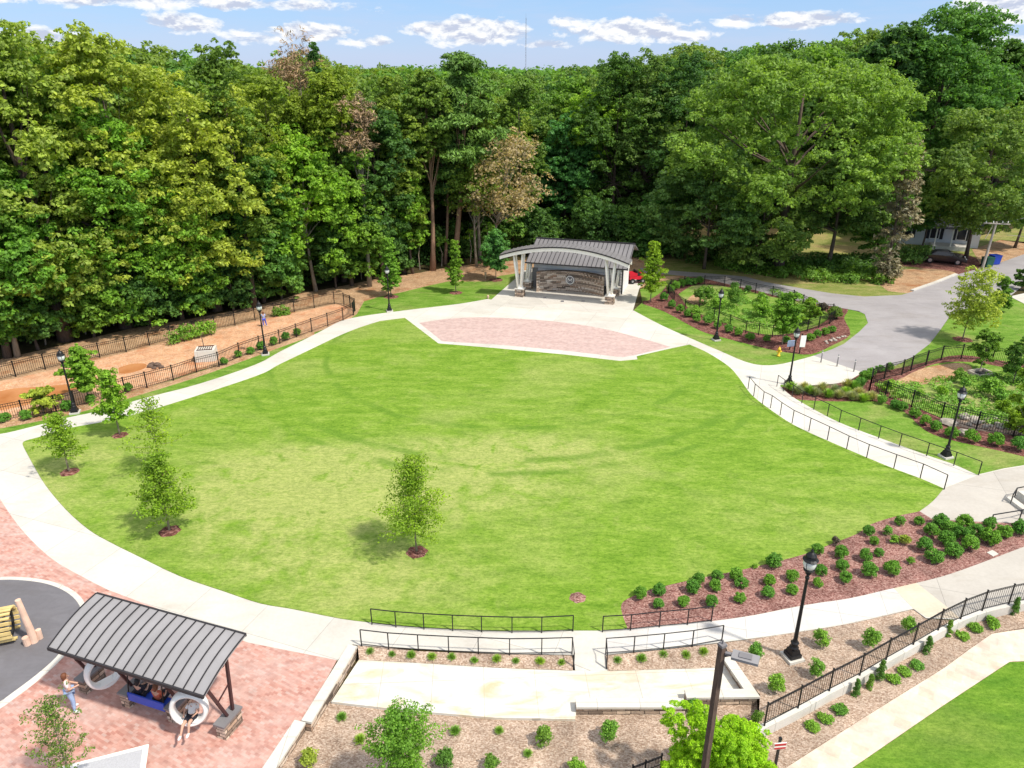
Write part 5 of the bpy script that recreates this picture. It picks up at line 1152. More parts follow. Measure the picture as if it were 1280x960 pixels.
# ================================================================ SWING SHELTER
A = G(115, 857, 0.04); B = G(287, 913, 0.04); ux = Vector((B[0]-A[0], B[1]-A[1], 0)); SL = ux.length; ang = math.atan2(ux.y, ux.x)
t = thing('swing_shelter', 'open shelter with curved grey ribbed metal roof on stone piers over the swings', 'shelter', (A[0], A[1], 0.04), ang)
def roof_pt(u, s):      # s 0 front edge .. 1 rear edge
    v = -1.0+s*2.15; return (u, v+0.15, 2.42+0.62*s+0.12*math.sin(s*math.pi))
k = MB(); n = 12; u0, u1 = -0.32, SL+0.15; vs = []
for i in range(n+1):
    a = roof_pt(u0, i/n); b = roof_pt(u1, i/n); vs += [a, b, (b[0], b[1], b[2]-0.07), (a[0], a[1], a[2]-0.07)]
fs = []
for i in range(n): a = i*4; b = a+4; fs += [(a,a+1,b+1,b),(a+1,a+2,b+2,b+1),(a+2,a+3,b+3,b+2),(a+3,a,b,b+3)]
fs += [(0,3,2,1),(n*4,n*4+1,n*4+2,n*4+3)]; k.add(vs, fs, 0)
for j in range(17):
    u = u0+(u1-u0)*j/16
    for i in range(n): 
        a = roof_pt(u, i/n); b = roof_pt(u, (i+1)/n); k.beam((a[0],a[1],a[2]+0.02), (b[0],b[1],b[2]+0.02), 0.03, 0.045, 1)
k.build('roof', [M['roof_light'], M['seam']], t)
k = MB()
for s, off in ((0, -0.03), (1, 0.03)):
    a = roof_pt(u0, s); b = roof_pt(u1, s); k.beam((a[0],a[1]+off,a[2]-0.03), (b[0],b[1]+off,b[2]-0.03), 0.06, 0.12)
k.build('fascia', M['seam'], t)
bays = [0.0, SL*0.325, SL*0.66, SL]
for i, u in enumerate(bays):
    p = MB(); p.box((u, 0.05, 0.28), (0.36, 0.85, 0.56)); pr = p.build('pier', M['stone'], t)
    p = MB(); p.box((u, 0.05, 0.60), (0.44, 0.95, 0.08)); p.build('pier_cap', M['roof'], pr)
    f0 = roof_pt(u, 0.12); r0 = roof_pt(u, 0.72)
    p = MB(); p.beam((u, 0.30, 0.64), (u, 0.30+0.15, roof_pt(u, 0.66)[2]-0.08), 0.09, 0.09); p.build('post', M['rust_iron'], t)
    p = MB(); p.beam((u, 0.02, 0.64), (f0[0], f0[1], f0[2]-0.10), 0.09, 0.09); p.build('brace', M['rust_iron'], t)
    p = MB(); p.beam((u, -0.32, 1.45), (u, 0.36, 1.75), 0.04, 0.04); p.build('tie', M['rust_iron'], t)
    p = MB()
    for q in range(6): p.beam(tuple(roof_pt(u, q/6)[:2])+(roof_pt(u, q/6)[2]-0.11,), tuple(roof_pt(u, (q+1)/6)[:2])+(roof_pt(u, (q+1)/6)[2]-0.11,), 0.06, 0.09)
    p.build('rafter', M['rust_iron'], t)
p = MB(); a = roof_pt(0, 0.5); p.beam((-0.2, a[1], a[2]-0.2), (SL+0.05, a[1], a[2]-0.2), 0.09, 0.12); p.build('swing_beam', M['rust_iron'], t)
def loc_w(u, v, z): 
    c, s = math.cos(ang), math.sin(ang); return (A[0]+u*c-v*s, A[1]+u*s+v*c, z)
beam_z = a[2]-0.25+0.04; beam_v = a[1]
def torus(mb, R_, r_, n=28, m=10, sq=1.0, rx=1.0):
    vs = []
    for i in range(n):
        a = i/n*6.2832
        for j in range(m):
            b = j/m*6.2832; q = R_+r_*math.cos(b)*sq; vs.append((q*math.cos(a)*rx, r_*1.9*math.sin(b), q*math.sin(a)))
    mb.add(vs, [(i*m+j, ((i+1) % n)*m+j, ((i+1) % n)*m+(j+1) % m, i*m+(j+1) % m) for i in range(n) for j in range(m)])
def ring_swing(u, v, rz, lab, tilt=0.1):
    x, y, _ = loc_w(u, v, 0); t = thing('ring_swing', lab, 'swing', (x, y, 1.22), ang+rz, 'white ring swings')
    k = MB(); torus(k, 0.62, 0.10, rx=0.86); k.build('ring_shell', M['white_plastic'], t, smooth=True)
    k = MB(); k.box((0, 0, -0.50), (0.62, 0.36, 0.05)); k.build('seat', M['white_plastic'], t)
    for s in (-1, 1):
        k = MB(); k.beam((s*0.18, 0, 0.66), (s*0.1, 0, beam_z-1.22), 0.025); k.build('hanger', M['chrome'], t)
    return t
ring_swing(SL*0.17, -0.15, 1.15, 'white ring swing seen edge on in the left bay of the shelter')
rs = ring_swing(SL*0.835, -0.50, 0.45, 'white ring swing with a person reclining in it in the right bay of the shelter')
x, y, _ = loc_w(SL*0.49, -0.15, 0); t = thing('bench_swing', 'wide blue bench swing in the middle bay of the shelter', 'swing', (x, y, 0.5), ang)
k = MB(); k.box((0,0.05,0.0), (1.55,0.45,0.06)); k.build('seat', M['blue'], t)
k = MB(); k.beam((-0.78,-0.2,0.12),(0.78,-0.2,0.12), 0.05, 0.34); k.build('backrest', M['blue'], t)
for s in (-1, 1):
    k = MB(); k.beam((s*0.76,-0.2,0.1), (s*0.7,0.1,beam_z-0.5), 0.03); k.beam((s*0.76,0.25,0.0), (s*0.7,0.1,beam_z-0.5), 0.03); k.build('hanger', M['iron'], t)

# ================================================================ PEOPLE
def skinned(name, joints, bones, radii, mat, parent, sub=1):
    """one continuous surface grown round a skeleton, baked to a mesh"""
    me = bpy.data.meshes.new(name); me.from_pydata([Vector(j) for j in joints], bones, []); me.update()
    o = bpy.data.objects.new(name, me); link(o)
    md = o.modifiers.new('skin', 'SKIN'); md.use_smooth_shade = True
    for i, r_ in enumerate(radii):
        sv_ = me.skin_vertices[0].data[i]; sv_.radius = (r_, r_) if not isinstance(r_, tuple) else r_; sv_.use_root = (i == 0)
    ss = o.modifiers.new('sub', 'SUBSURF'); ss.levels = sub; ss.render_levels = sub
    dg = bpy.context.evaluated_depsgraph_get(); dg.update(); ev = bpy.data.meshes.new_from_object(o.evaluated_get(dg))
    ev.name = name; ev.materials.clear(); ev.materials.append(mat)
    for p in ev.polygons: p.material_index = 0; p.use_smooth = True
    bpy.data.objects.remove(o); bpy.data.meshes.remove(me)
    o = bpy.data.objects.new(name, ev); link(o, parent)
    if parent: kids.setdefault(parent.name, []).append(o)
    return o
def person(label, loc, rz, J, top, bottom, shoes='white_cloth', hair='hair', scale=1.0, sleeves=True, shorts=False, longhair=True, group=None):
    """J: joint positions (metres): pelvis, chest, neck, head, l/r shoulder, elbow, hand, hip, knee, ankle, toe"""
    t = thing('person', label, 'person', loc, rz, group); t.scale = (scale,)*3
    names = ['pelvis','waist','chest','neck','chin','head','crown','ls','le','lw','lh','rs','re','rw','rh','lp','lk','la','lt','rp','rk','ra','rt']
    V_ = {k_: Vector(v_) for k_, v_ in J.items()}
    V_['waist'] = V_['pelvis'].lerp(V_['chest'], 0.45)
    up = (V_['head']-V_['neck']).normalized(); V_['chin'] = V_['neck']+up*0.07; V_['crown'] = V_['head']+up*0.10
    for s in 'lr':
        V_[s+'h'] = V_[s+'w']+(V_[s+'w']-V_[s+'e']).normalized()*0.13
    rad = {'pelvis':(.14,.10),'waist':(.115,.09),'chest':(.14,.10),'neck':.05,'chin':.062,'head':(.082,.095),'crown':(.06,.07),'ls':.058,'le':.04,'lw':.028,'lh':.036,'rs':.058,'re':.04,'rw':.028,'rh':.036,'lp':.085,'lk':.058,'la':.036,'lt':.034,'rp':.085,'rk':.058,'ra':.036,'rt':.034}
    B_ = [('pelvis','waist'),('waist','chest'),('chest','neck'),('neck','chin'),('chin','head'),('head','crown'),('chest','ls'),('ls','le'),('le','lw'),('lw','lh'),('chest','rs'),('rs','re'),('re','rw'),('rw','rh'),('pelvis','lp'),('lp','lk'),('lk','la'),('la','lt'),('pelvis','rp'),('rp','rk'),('rk','ra'),('ra','rt')]
    ix = {n_: i for i, n_ in enumerate(names)}
    skinned('body', [V_[n_] for n_ in names], [(ix[a], ix[b]) for a, b in B_], [rad[n_] for n_ in names], M['skin'], t, 2)
    def part(nm, chain, bones, grow, mat):
        jx = {n_: i for i, n_ in enumerate(chain)}; rr = []
        for n_ in chain:
            q = rad.get(n_, 0.05); rr.append(tuple(v*grow for v in q) if isinstance(q, tuple) else q*grow)
        skinned(nm, [V_[n_] for n_ in chain], [(jx[a], jx[b]) for a, b in bones], rr, mat, t, 1)
    if sleeves:
        for s in 'lr': V_[s+'m'] = V_[s+'s'].lerp(V_[s+'e'], 0.75); rad[s+'m'] = 0.045
        ch = ['chest','waist','hem','ls','lm','rs','rm']; V_['hem'] = V_['pelvis'].lerp(V_['waist'], 0.1); rad['hem'] = (.14,.11)
        part('shirt', ch, [('chest','waist'),('waist','hem'),('chest','ls'),('ls','lm'),('chest','rs'),('rs','rm')], 1.22, M[top])
    ch = ['pelvis','lp','lk','rp','rk'] + ([] if shorts else ['la','ra'])
    if shorts:
        for s in 'lr': V_[s+'q'] = V_[s+'p'].lerp(V_[s+'k'], 0.6); rad[s+'q'] = 0.075
        part('shorts', ['pelvis','lp','lq','rp','rq'], [('pelvis','lp'),('lp','lq'),('pelvis','rp'),('rp','rq')], 1.25, M[bottom])
    else: part('trousers', ch, [('pelvis','lp'),('lp','lk'),('pelvis','rp'),('rp','rk'),('lk','la'),('rk','ra')], 1.28, M[bottom])
    for s in 'lr':
        k = MB(); a = V_[s+'a']; b = V_[s+'t']; k.tube([a+Vector((0,0,0.0))-(b-a)*0.25, a.lerp(b, .5), b, b+(b-a)*0.25], [0.045,0.05,0.045,0.025], 8); k.build('shoe', M[shoes], t, smooth=True)
    # hair and face
    hd = V_['head']; fw = Vector(J['face']).normalized(); k = MB(); back = hd-fw*0.035+up*0.035
    pts = [back+up*0.11, back+up*0.07, back, back-up*0.08]+([back-up*0.2-fw*0.02] if longhair else [])
    k.tube(pts, [0.03, 0.088, 0.105, 0.09]+([0.04] if longhair else []), 10); k.build('hair', M[hair], t, smooth=True)
    sd = fw.cross(up).normalized()
    for s in (-1, 1):
        k = MB(); c = hd+fw*0.088+sd*s*0.032+up*0.005; k.lathe([(0.002,-0.010),(0.010,0),(0.002,0.010)], 6, tuple(c)); k.build('eye', M['dark'], t)
    k = MB(); k.tube([hd+fw*0.085+up*0.01, hd+fw*0.115-up*0.025, hd+fw*0.09-up*0.035], [0.006,0.014,0.008], 6); k.build('nose', M['skin'], t)
    k = MB(); k.tube([hd+fw*0.088-up*0.055-sd*0.025, hd+fw*0.095-up*0.058, hd+fw*0.088-up*0.055+sd*0.025], 0.006, 5); k.build('mouth', M['red_cloth'], t)
    return t
STAND = dict(pelvis=(0,0,.92), chest=(0,0.01,1.26), neck=(0,0,1.42), head=(0,0.02,1.55), ls=(-.17,0,1.36), le=(-.22,.04,1.12), lw=(-.12,.22,1.06), rs=(.17,0,1.36), re=(.23,.03,1.11), rw=(.14,.24,1.08),
             lp=(-.09,0,.86), lk=(-.11,.05,.49), la=(-.13,-.02,.09), lt=(-.15,.12,.05), rp=(.09,0,.86), rk=(.15,.06,.49), ra=(.22,.02,.09), rt=(.26,.16,.05), face=(0,1,-.1))
x, y, z = G(93, 887, 0.04)
person('standing person with long auburn hair, pale pink shirt and light jeans on the brick plaza', (x, y, 0.04), -1.0, STAND, 'pink_shirt', 'denim', scale=0.97)
SIT = dict(pelvis=(0,0,0), chest=(0,-.06,.33), neck=(0,-.05,.49), head=(0,-.02,.62), ls=(-.17,-.05,.43), le=(-.24,.05,.2), lw=(-.18,.25,.14), rs=(.17,-.05,.43), re=(.25,.04,.2), rw=(.22,.2,.34),
           lp=(-.09,.03,-.01), lk=(-.12,.42,.03), la=(-.12,.48,-.36), lt=(-.12,.61,-.39), rp=(.09,.03,-.01), rk=(.13,.42,.03), ra=(.14,.5,-.35), rt=(.15,.63,-.38), face=(0,1,-.2))
for u, lab, a, b, h in [(-0.42, 'seated black haired person at the left end of the blue bench swing', 'dark_cloth', 'dark_cloth', 'dark'), (0.36, 'seated person in a rust red shirt at the right end of the blue bench swing', 'red_cloth', 'dark_cloth', 'hair')]:
    x, y, _ = loc_w(SL*0.49+u, -0.12, 0); person(lab, (x, y, 0.64), ang, SIT, a, b, hair=h, scale=0.93)
REC = dict(pelvis=(0,0,0), chest=(.03,-.26,.20), neck=(.04,-.38,.33), head=(.05,-.42,.46), ls=(-.13,-.30,.28), le=(-.25,-.12,.16), lw=(-.20,.10,.20), rs=(.20,-.30,.26), re=(.30,-.12,.12), rw=(.22,.08,.14),
           lp=(-.09,.03,0), lk=(-.12,.38,.10), la=(-.12,.55,-.25), lt=(-.12,.68,-.27), rp=(.09,.03,0), rk=(.12,.42,.0), ra=(.13,.66,-.28), rt=(.13,.79,-.28), face=(0,.8,.1))
x, y, _ = loc_w(SL*0.835, -0.50, 0)
person('person in black shorts and pale top reclining in the right white ring swing', (x, y, 0.83), ang+3.4, REC, 'white_cloth', 'dark_cloth', hair='dark', scale=0.9, shorts=True, longhair=False)
x, y, z = G(1279, 660, 0.04)
person('person in magenta clothes cut off by the right edge beside the steps', (x+0.12, y, 0.1), 1.6, STAND, 'magenta_cloth', 'magenta_cloth', scale=0.75)
x, y, z = G(323, 410, 0.04)
x, y, z = G(330.5, 408, 0.03)
person('distant person in blue standing on the clay behind the lamp near the fence', (x+0.03, y, 0.03), 0.4, STAND, 'denim', 'blue', scale=0.8)

# ================================================================ PLAY AREA
# slatted barrel lying on its side: a tunnel of yellow slats, open towards the right
t = thing('play_barrel', 'yellow slatted play barrel on its side at the left edge of the play circle', 'play barrel', G(11, 797, 0.06), 0.35)
Rb = 0.62
k = MB(); n = 20
for i in range(n):
    a = i/n*6.2832; c0 = (math.cos(a)*Rb, math.sin(a)*Rb+Rb+0.03)
    if 4.4 < a < 5.1: continue
    for s in (0,):
        k.beam((-2.4, c0[0], c0[1]), (0.35, c0[0]*1.02, c0[1]), 0.13 if abs(math.sin(a)) > .7 else 0.05, 0.05 if abs(math.sin(a)) > .7 else 0.13)
k.build('slats', M['yellow_slat'], t)
for xx in (-2.2, -1.1, 0.1):
    k = MB(); vs = []
    for i in range(28):
        a = i/28*6.2832
        for r in (Rb-0.14, Rb-0.03):
            for dx in (0, 0.07): vs.append((xx+dx, r*math.cos(a), r*math.sin(a)+Rb+0.03))
    fs = []
    for i in range(28): a = i*4; b = ((i+1) % 28)*4; fs += [(a,b,b+1,a+1),(a+2,a+3,b+3,b+2),(a,a+2,b+2,b),(a+1,b+1,b+3,a+3)]
    k.add(vs, fs); k.build('hoop', M['dark'], t)
t = thing('carved_log', 'tall pale peeled log post with short stubs on the grey play circle', 'log post', G(43, 802, 0.055), 0)
k = MB(); k.tube([(0,0,-0.05),(-0.03,0.02,0.6),(-0.10,0.03,1.3),(-0.14,0.02,2.0)], [0.15,0.13,0.115,0.10], 12); k.build('post', M['pale_wood'], t, smooth=False)
k = MB(); k.tube([(-0.16,-0.16,0.0),(-0.17,-0.17,0.36)], [0.13,0.12], 10); k.build('stub', M['pale_wood'], t)
k = MB(); k.tube([(0.12,0.18,0.0),(0.13,0.19,0.42)], [0.11,0.10], 10); k.build('stub', M['pale_wood'], t)
# white printed sheet lying at the bottom of the brick plaza
t = thing('printed_table', 'large white edged printed panel lying low at the bottom of the brick plaza', 'panel table', G(140, 965, 0.04))
z = 0.35
P4 = [G(*q, z) for q in [(62,962),(186,930),(178,985),(80,1010)]]
k = MB(); k.prism([(p[0], p[1]) for p in P4], z-0.05, z); k.build('frame', M['white_paint'], t, world=True)
cx_, cy_ = sum(p[0] for p in P4)/4, sum(p[1] for p in P4)/4
k = MB(); k.prism([(cx_+(p[0]-cx_)*0.88, cy_+(p[1]-cy_)*0.84) for p in P4], z+0.003, z+0.008); k.build('printed_face', M['banner_print'], t, world=True)
for p in P4:
    k = MB(); q = (cx_+(p[0]-cx_)*0.9, cy_+(p[1]-cy_)*0.9); k.box((q[0], q[1], z/2-0.01), (0.06,0.06,z-0.06)); k.build('leg', M['iron'], t, world=True)

# ================================================================ SMALL STREET THINGS
def sign(px, py, name, label, w, h, zc, mat, post_h, rz=0, z=0.03, cat='sign', off=0.0, post='iron'):
    x, y, _ = G(px, py, z); t = thing(name, label, cat, (x, y, z), rz)
    k = MB(); k.box((0,0,post_h/2), (0.07,0.07,post_h)); k.box((0,0,post_h+.03), (0.09,0.09,0.06)); k.build('post', M[post], t)
    k = MB(); k.box((off,-0.06,zc), (w,0.03,h)); f = k.build('sign_face', M[mat], t); return t, f
t, f = sign(999, 442, 'notice_post', 'white notice board on a black post at the corner of the middle garden', 0.42, 0.95, 1.05, 'white_plastic', 1.6, off=0.12)
t, f = sign(987, 437, 'low_sign', 'low tilted grey and blue sign board beside the notice post', 0.6, 0.5, 0.55, 'denim', 0.4, rz=0.2)
k = MB()
for i in range(4): k.box((0,-0.08,0.38+i*0.11), (0.5,0.008,0.04))
k.build('print_line', M['roof'], f)
t, f = sign(968, 962, 'warning_sign', 'small red and white warning sign on a dark post at the bottom right', 0.40, 0.26, 1.12, 'white_plastic', 1.35, z=ZL, rz=0.1)
k = MB(); k.box((0,-0.078,1.19), (0.38,0.006,0.09)); k.box((0,-0.078,1.04), (0.38,0.006,0.07)); k.build('red_band', M['sign_red'], f)
x, y, z = G(973, 445, 0.03); t = thing('fire_hydrant', 'small yellow fire hydrant on the grass by the middle garden', 'fire hydrant', (x, y, z))
k = MB(); k.lathe([(0.14,0),(0.14,0.06),(0.10,0.08),(0.10,0.5),(0.13,0.52),(0.13,0.57),(0.10,0.66),(0.04,0.72),(0.03,0.77)], 12); k.build('barrel', M['yellow'], t, smooth=True)
for s in (-1, 1): k = MB(); k.tube([(s*0.08,0,0.38),(s*0.2,0,0.38)], 0.06, 8); k.build('outlet', M['yellow'], t)
for i, (px, py) in enumerate([(1026,453),(1046,458),(1067,464.5)]):
    x, y, z = G(px, py, 0.03); t = thing('bollard', '%s thin bollard from the left across the concrete apron' % ordn(i+1), 'bollard', (x, y, z), 0, 'bollards across the apron')
    k = MB(); k.lathe([(0.045,0),(0.045,0.92),(0.03,0.97),(0.01,0.99)], 10); k.build('shaft', M['roof_light'], t, smooth=True)
    k = MB(); k.lathe([(0.05,0.78),(0.05,0.86)], 10); k.build('band', M['white_paint'], t)
for i, (px, py) in enumerate([(610,373),(607,349)]):
    x, y, z = G(px, py, 0.03); k = MB(); k.lathe([(0.09,0),(0.09,0.5),(0.12,0.52),(0.12,0.7),(0.05,0.78)], 10); o = k.build('path_light', M['tan_panel'], None, smooth=False); o.location = (x,y,z) if i else (x,y,-0.4)
    tag(o, 'short tan post light on the grass left of the stage' if i else 'flat pale cap set in the grass by the edge of the stage plaza', 'post light', None)
# left clay area: concrete box, debris
x, y, z = G(259, 449, 0.02); t = thing('drain_box', 'pale concrete drain box with a rusty grate standing in the red clay', 'drain box', (x, y, z), 0.2)
k = MB(); k.box((0,0,0.45), (1.5,1.2,0.9), taper=0.96); k.build('box', M['cap'], t)
k = MB()
for i in range(7): k.box((-0.5+i*0.165,0,0.93), (0.04,0.9,0.05))
k.box((0,0.44,0.925), (1.15,0.05,0.07)); k.box((0,-0.44,0.925), (1.15,0.05,0.07)); k.build('grate', M['rust_iron'], t)
k = MB(); k.beam((-0.2,0.5,0.9), (-0.25,0.5,1.9), 0.05); k.build('stake', M['post_wood'], t)
def rock(px, py, r, lab, mat='rock', z=0.03, name='boulder', group=None, flat=0.6):
    bm = bmesh.new(); bmesh.ops.create_icosphere(bm, subdivisions=2, radius=r)
    for v in bm.verts: v.co *= 1+rg.uniform(-.2, .2); v.co.z *= flat
    me = bpy.data.meshes.new(name); bm.to_mesh(me); bm.free(); me.materials.append(M[mat]); o = bpy.data.objects.new(name, me); link(o)
    x, y, _ = G(px, py); o.location = (x, y, z+r*flat*0.5); return tag(o, lab, 'rock', group)
for i, (px, py, r) in enumerate([(188,459,.25),(193,461,.18),(197,458,.3),(202,460,.2),(190,456,.2)]): rock(px, py, r, '%s brown clod from the left in the heap on the red clay' % ordn(1+sorted([188,193,197,202,190]).index(px)), 'post_wood', group='clods on the clay', name='clod')
rock(1206, 544, 0.42, 'large pale boulder in front of the right garden fence beside the lamp')
rock(1186, 530, 0.5, 'pale flat boulder behind the fence left of the gravel pool', flat=0.4)
rock(1050, 497, 0.22, 'small tan boulder between the ornamental grasses')
rr_ = []
for i in range(26):
    px, py = rg.uniform(1200, 1279), 0; py = 525+(px-1200)*0.12+rg.uniform(-5, 6); rr_.append((px, py, rg.uniform(.14, .3)))
rr_.sort()
for i, (px, py, r) in enumerate(rr_): rock(px, py, r, '%s pale rock from the left in the gravel pool of the right garden' % ordn(i+1), group='rocks in the gravel pool', name='rock')
rr_ = sorted([(1031+i*3.0+rg.uniform(-1.5,1.5), 429-i*0.95+rg.uniform(-2,2), rg.uniform(.09,.17)) for i in range(9)])
for i, (px, py, r) in enumerate(rr_): rock(px, py, r, '%s pale rock from the left on the mulch beside the road' % ordn(i+1), group='rocks on the roadside mulch', name='rock')
x, y, z = G(1226, 468, 0.03); t = thing('inlet_box', 'low grey concrete inlet frame in the soil of the right garden', 'inlet', (x, y, z), 0.3)
k = MB()
for a, b in (((-.7,-.5),(.7,-.5)),((-.7,.5),(.7,.5)),((-.7,-.5),(-.7,.5)),((.7,-.5),(.7,.5))): k.beam((a[0],a[1],.1), (b[0],b[1],.1), .14, .25)
k.build('frame', M['rock'], t); k = MB(); k.box((0,0,0.03), (1.25,0.85,0.04)); k.build('lid', M['dark'], t)

# ================================================================ HOUSE, CAR, BINS, POLE
x, y, z = G(1150, 306); t = thing('house', 'small white house with dark roof and porch behind the oak branches', 'house', (x, y, 0), -0.35)
k = MB(); k.box((0,3,1.45), (13,6,2.9)); hw = k.build('wall', M['house_wall'], t)
k = MB()
for s in (-1, 1): k.add([(-7,3+s*3.5,2.8),(7,3+s*3.5,2.8),(7,3,5.0),(-7,3,5.0),(-7,3+s*3.5,2.65),(7,3+s*3.5,2.65),(7,3,4.85),(-7,3,4.85)], [(0,1,2,3),(7,6,5,4),(0,4,5,1),(1,5,6,2),(2,6,7,3),(3,7,4,0)])
k.build('roof', M['shingle'], t)
for xx in (-4.6, -1.8, 1.4, 4.4):
    k = MB(); k.box((xx,-0.02,1.6), (1.1,0.06,1.4)); w_ = k.build('window', M['white_paint'], t)
    k = MB(); k.box((xx,-0.06,1.6), (0.95,0.03,1.25)); k.build('pane', M['glass'], w_)
    for s in (-1, 1): k = MB(); k.box((xx+s*0.78,-0.04,1.6), (0.36,0.05,1.45)); k.build('shutter', M['dark'], w_)
k = MB(); k.box((3.0,-1.3,0.25), (4.0,2.4,0.5)); k.build('porch_floor', M['concrete'], t)
for xx in (1.2, 3.0, 4.8): k = MB(); k.box((xx,-2.3,1.5), (0.14,0.14,2.2)); k.build('porch_post', M['white_paint'], t)
k = MB(); k.box((3.0,-1.2,2.7), (4.3,2.7,0.14)); k.build('porch_roof', M['shingle'], t)
k = MB(); k.box((-5.6,-0.03,1.1), (0.0+0.9,0.06,2.1)); k.build('door', M['dark'], t)
x, y, z = G(1178, 328, 0.03); t = thing('parked_car', 'black saloon car parked on the leaf strewn drive before the white house', 'car', (x, y, z), -0.42)
prof = [(-2.3,.35),(-2.32,.7),(-2.2,.93),(-1.45,.98),(-0.85,1.38),(0.35,1.42),(1.05,1.0),(2.05,.85),(2.3,.66),(2.32,.35)]
def loft(mb, prof, w0, w1, zt, mi=0):
    n = len(prof); vs = []
    for s in (-1, 1):
        for x_, z_ in prof: vs.append((x_, s*(w1 if z_ > zt else w0), z_))
    mb.add(vs, [tuple(range(n))[::-1], tuple(range(n, 2*n))]+[(i, (i+1) % n, n+(i+1) % n, n+i) for i in range(n)], mi)
k = MB(); loft(k, prof, 0.9, 0.66, 1.2); k.build('body', M['car'], t)
for s in (-1, 1):
    k = MB(); k.add([(-1.30,s*0.895,1.0),(0.95,s*0.895,1.0),(0.30,s*0.705,1.33),(-0.80,s*0.705,1.33),(-1.30,s*0.875,1.0),(0.95,s*0.875,1.0),(0.30,s*0.68,1.33),(-0.80,s*0.68,1.33)], [(0,1,2,3),(7,6,5,4),(0,4,5,1),(1,5,6,2),(2,6,7,3),(3,7,4,0)]); k.build('side_window', M['glass'], t)
    for xx in (-1.4, 1.42):
        k = MB(); k.tube([(xx,s*0.74,.33),(xx,s*0.92,.33)], 0.33, 18); w_ = k.build('wheel', M['tyre'], t)
        k = MB(); k.tube([(xx,s*0.90,.33),(xx,s*0.935,.33)], 0.2, 12); k.build('rim', M['chrome'], w_)
    k = MB(); k.box((2.22,s*0.62,.70), (0.12,0.36,0.13)); k.build('headlight', M['lamp_glass'], t)
    k = MB(); k.box((-2.27,s*0.62,.80), (0.10,0.36,0.13)); k.build('tail_light', M['red'], t)
    k = MB(); k.box((0.85,s*0.98,1.02), (0.16,0.16,0.12)); k.build('mirror', M['car'], t)
k = MB(); k.beam((0.98,0,1.06),(0.42,0,1.40), 1.25, 0.03); k.build('windscreen', M['glass'], t)
k = MB(); k.beam((-1.40,0,1.04),(-0.92,0,1.37), 1.25, 0.03); k.build('rear_window', M['glass'], t)
for px, py, mat, lab in [(1233, 333, 'green_plastic', 'dark green wheeled bin beside the utility pole'), (1242, 330, 'blue', 'blue wheeled bin next to the dark green one')]:
    x, y, z = G(px, py, 0.03); t = thing('wheeled_bin', lab, 'bin', (x, y, z), 0.2, 'wheeled bins')
    k = MB(); k.box((0,0,0.52), (0.85,0.8,0.95), taper=1.15); k.build('body', M[mat], t)
    k = MB(); k.box((0,0,1.04), (1.02,0.98,0.08)); k.box((0,0.5,1.0),(0.7,0.08,0.06)); k.build('lid', M[mat], t)
    for s in (-1, 1): k = MB(); k.tube([(s*0.38,0.40,0.13),(s*0.46,0.40,0.13)], 0.13, 12); k.build('wheel', M['tyre'], t)
x, y, z = G(1227, 338, 0.02); hp = top_z(y, 277)
t = thing('utility_pole', 'pale leaning wooden utility pole with crossarm beside the bins', 'utility pole', (x, y, 0))
k = MB(); k.tube([(0,0,-.2),(0.15,0,hp*0.5),(0.3,0,hp)], [0.16,0.14,0.11], 10); k.build('pole', M['pole_wood'], t)
k = MB(); k.beam((-1.1,0,hp-0.15), (1.7,-0.2,hp-0.25), 0.12, 0.12); k.build('crossarm', M['pole_wood'], t)
k = MB(); k.beam((-0.5,0,hp-1.9), (0.0,0,hp-0.4), 0.06); k.build('brace', M['pole_wood'], t)
for q in (-0.9, -0.1, 0.9, 1.5): k = MB(); k.lathe([(0.04,0),(0.07,0.06),(0.04,0.12),(0.06,0.16),(0.02,0.2)], 8, (q,-0.1,hp-0.12)); k.build('insulator', M['white_plastic'], t)
for q, (ex, ey, dz) in enumerate([(26, 26, 1.2), (26, 25, 0.8), (26, 14, -0.6)]):
    k = MB(); x0, y0, z0 = x-0.1+q*0.9, y, hp-0.15-(1.3 if q == 2 else 0); n = 14
    k.tube([(x0+ex*i/n, y0+ey*i/n, z0+dz*i/n-1.2*math.sin(i/n*3.14)) for i in range(n+1)], 0.018, 4); o = k.build('overhead_wire', M['roof_light'], None, uv=False)
    tag(o, ['upper overhead wire running right from the crossarm', 'second overhead wire running right from the crossarm', 'lowest overhead wire running right from the pole shaft'][q], 'wire', 'overhead wires')
# radio mast far beyond the woods, light pole behind the stage
d = ray(657, 92); X, Y = d[0]/d[1]*900, 900.0; hm = top_z(900, 22)
t = thing('radio_mast', 'very thin tall radio mast on the horizon above the centre of the woods', 'mast', (X, Y, 0))
k = MB()
for a in range(3):
    c_, s_ = math.cos(a*2.094)*0.5, math.sin(a*2.094)*0.5; k.beam((c_, s_, 0), (c_, s_, hm), 0.16)
n = int(hm/3)
for i in range(n):
    for a in range(3):
        p = (math.cos(a*2.094)*0.5, math.sin(a*2.094)*0.5, i*3.0); q = (math.cos((a+1)*2.094)*0.5, math.sin((a+1)*2.094)*0.5, i*3.0+3); k.beam(p, q, 0.08)
k.build('lattice', M['roof'], t, uv=False)
k = MB(); k.beam((0,0,hm), (0,0,hm+4), 0.12); k.build('antenna', M['roof'], t)
x, y, z = G(738, 300); t = thing('flood_pole', 'plain thin dark pole rising behind the stage roof against the trees', 'pole', (x, y, 0))
k = MB(); k.tube([(0,0,0),(0,0,top_z(y, 238))], [0.10,0.07], 8); k.build('shaft', M['rock'], t); k = MB(); k.box((0,0,top_z(y, 238)), (0.25,0.25,0.15)); k.build('cap', M['dark'], t)
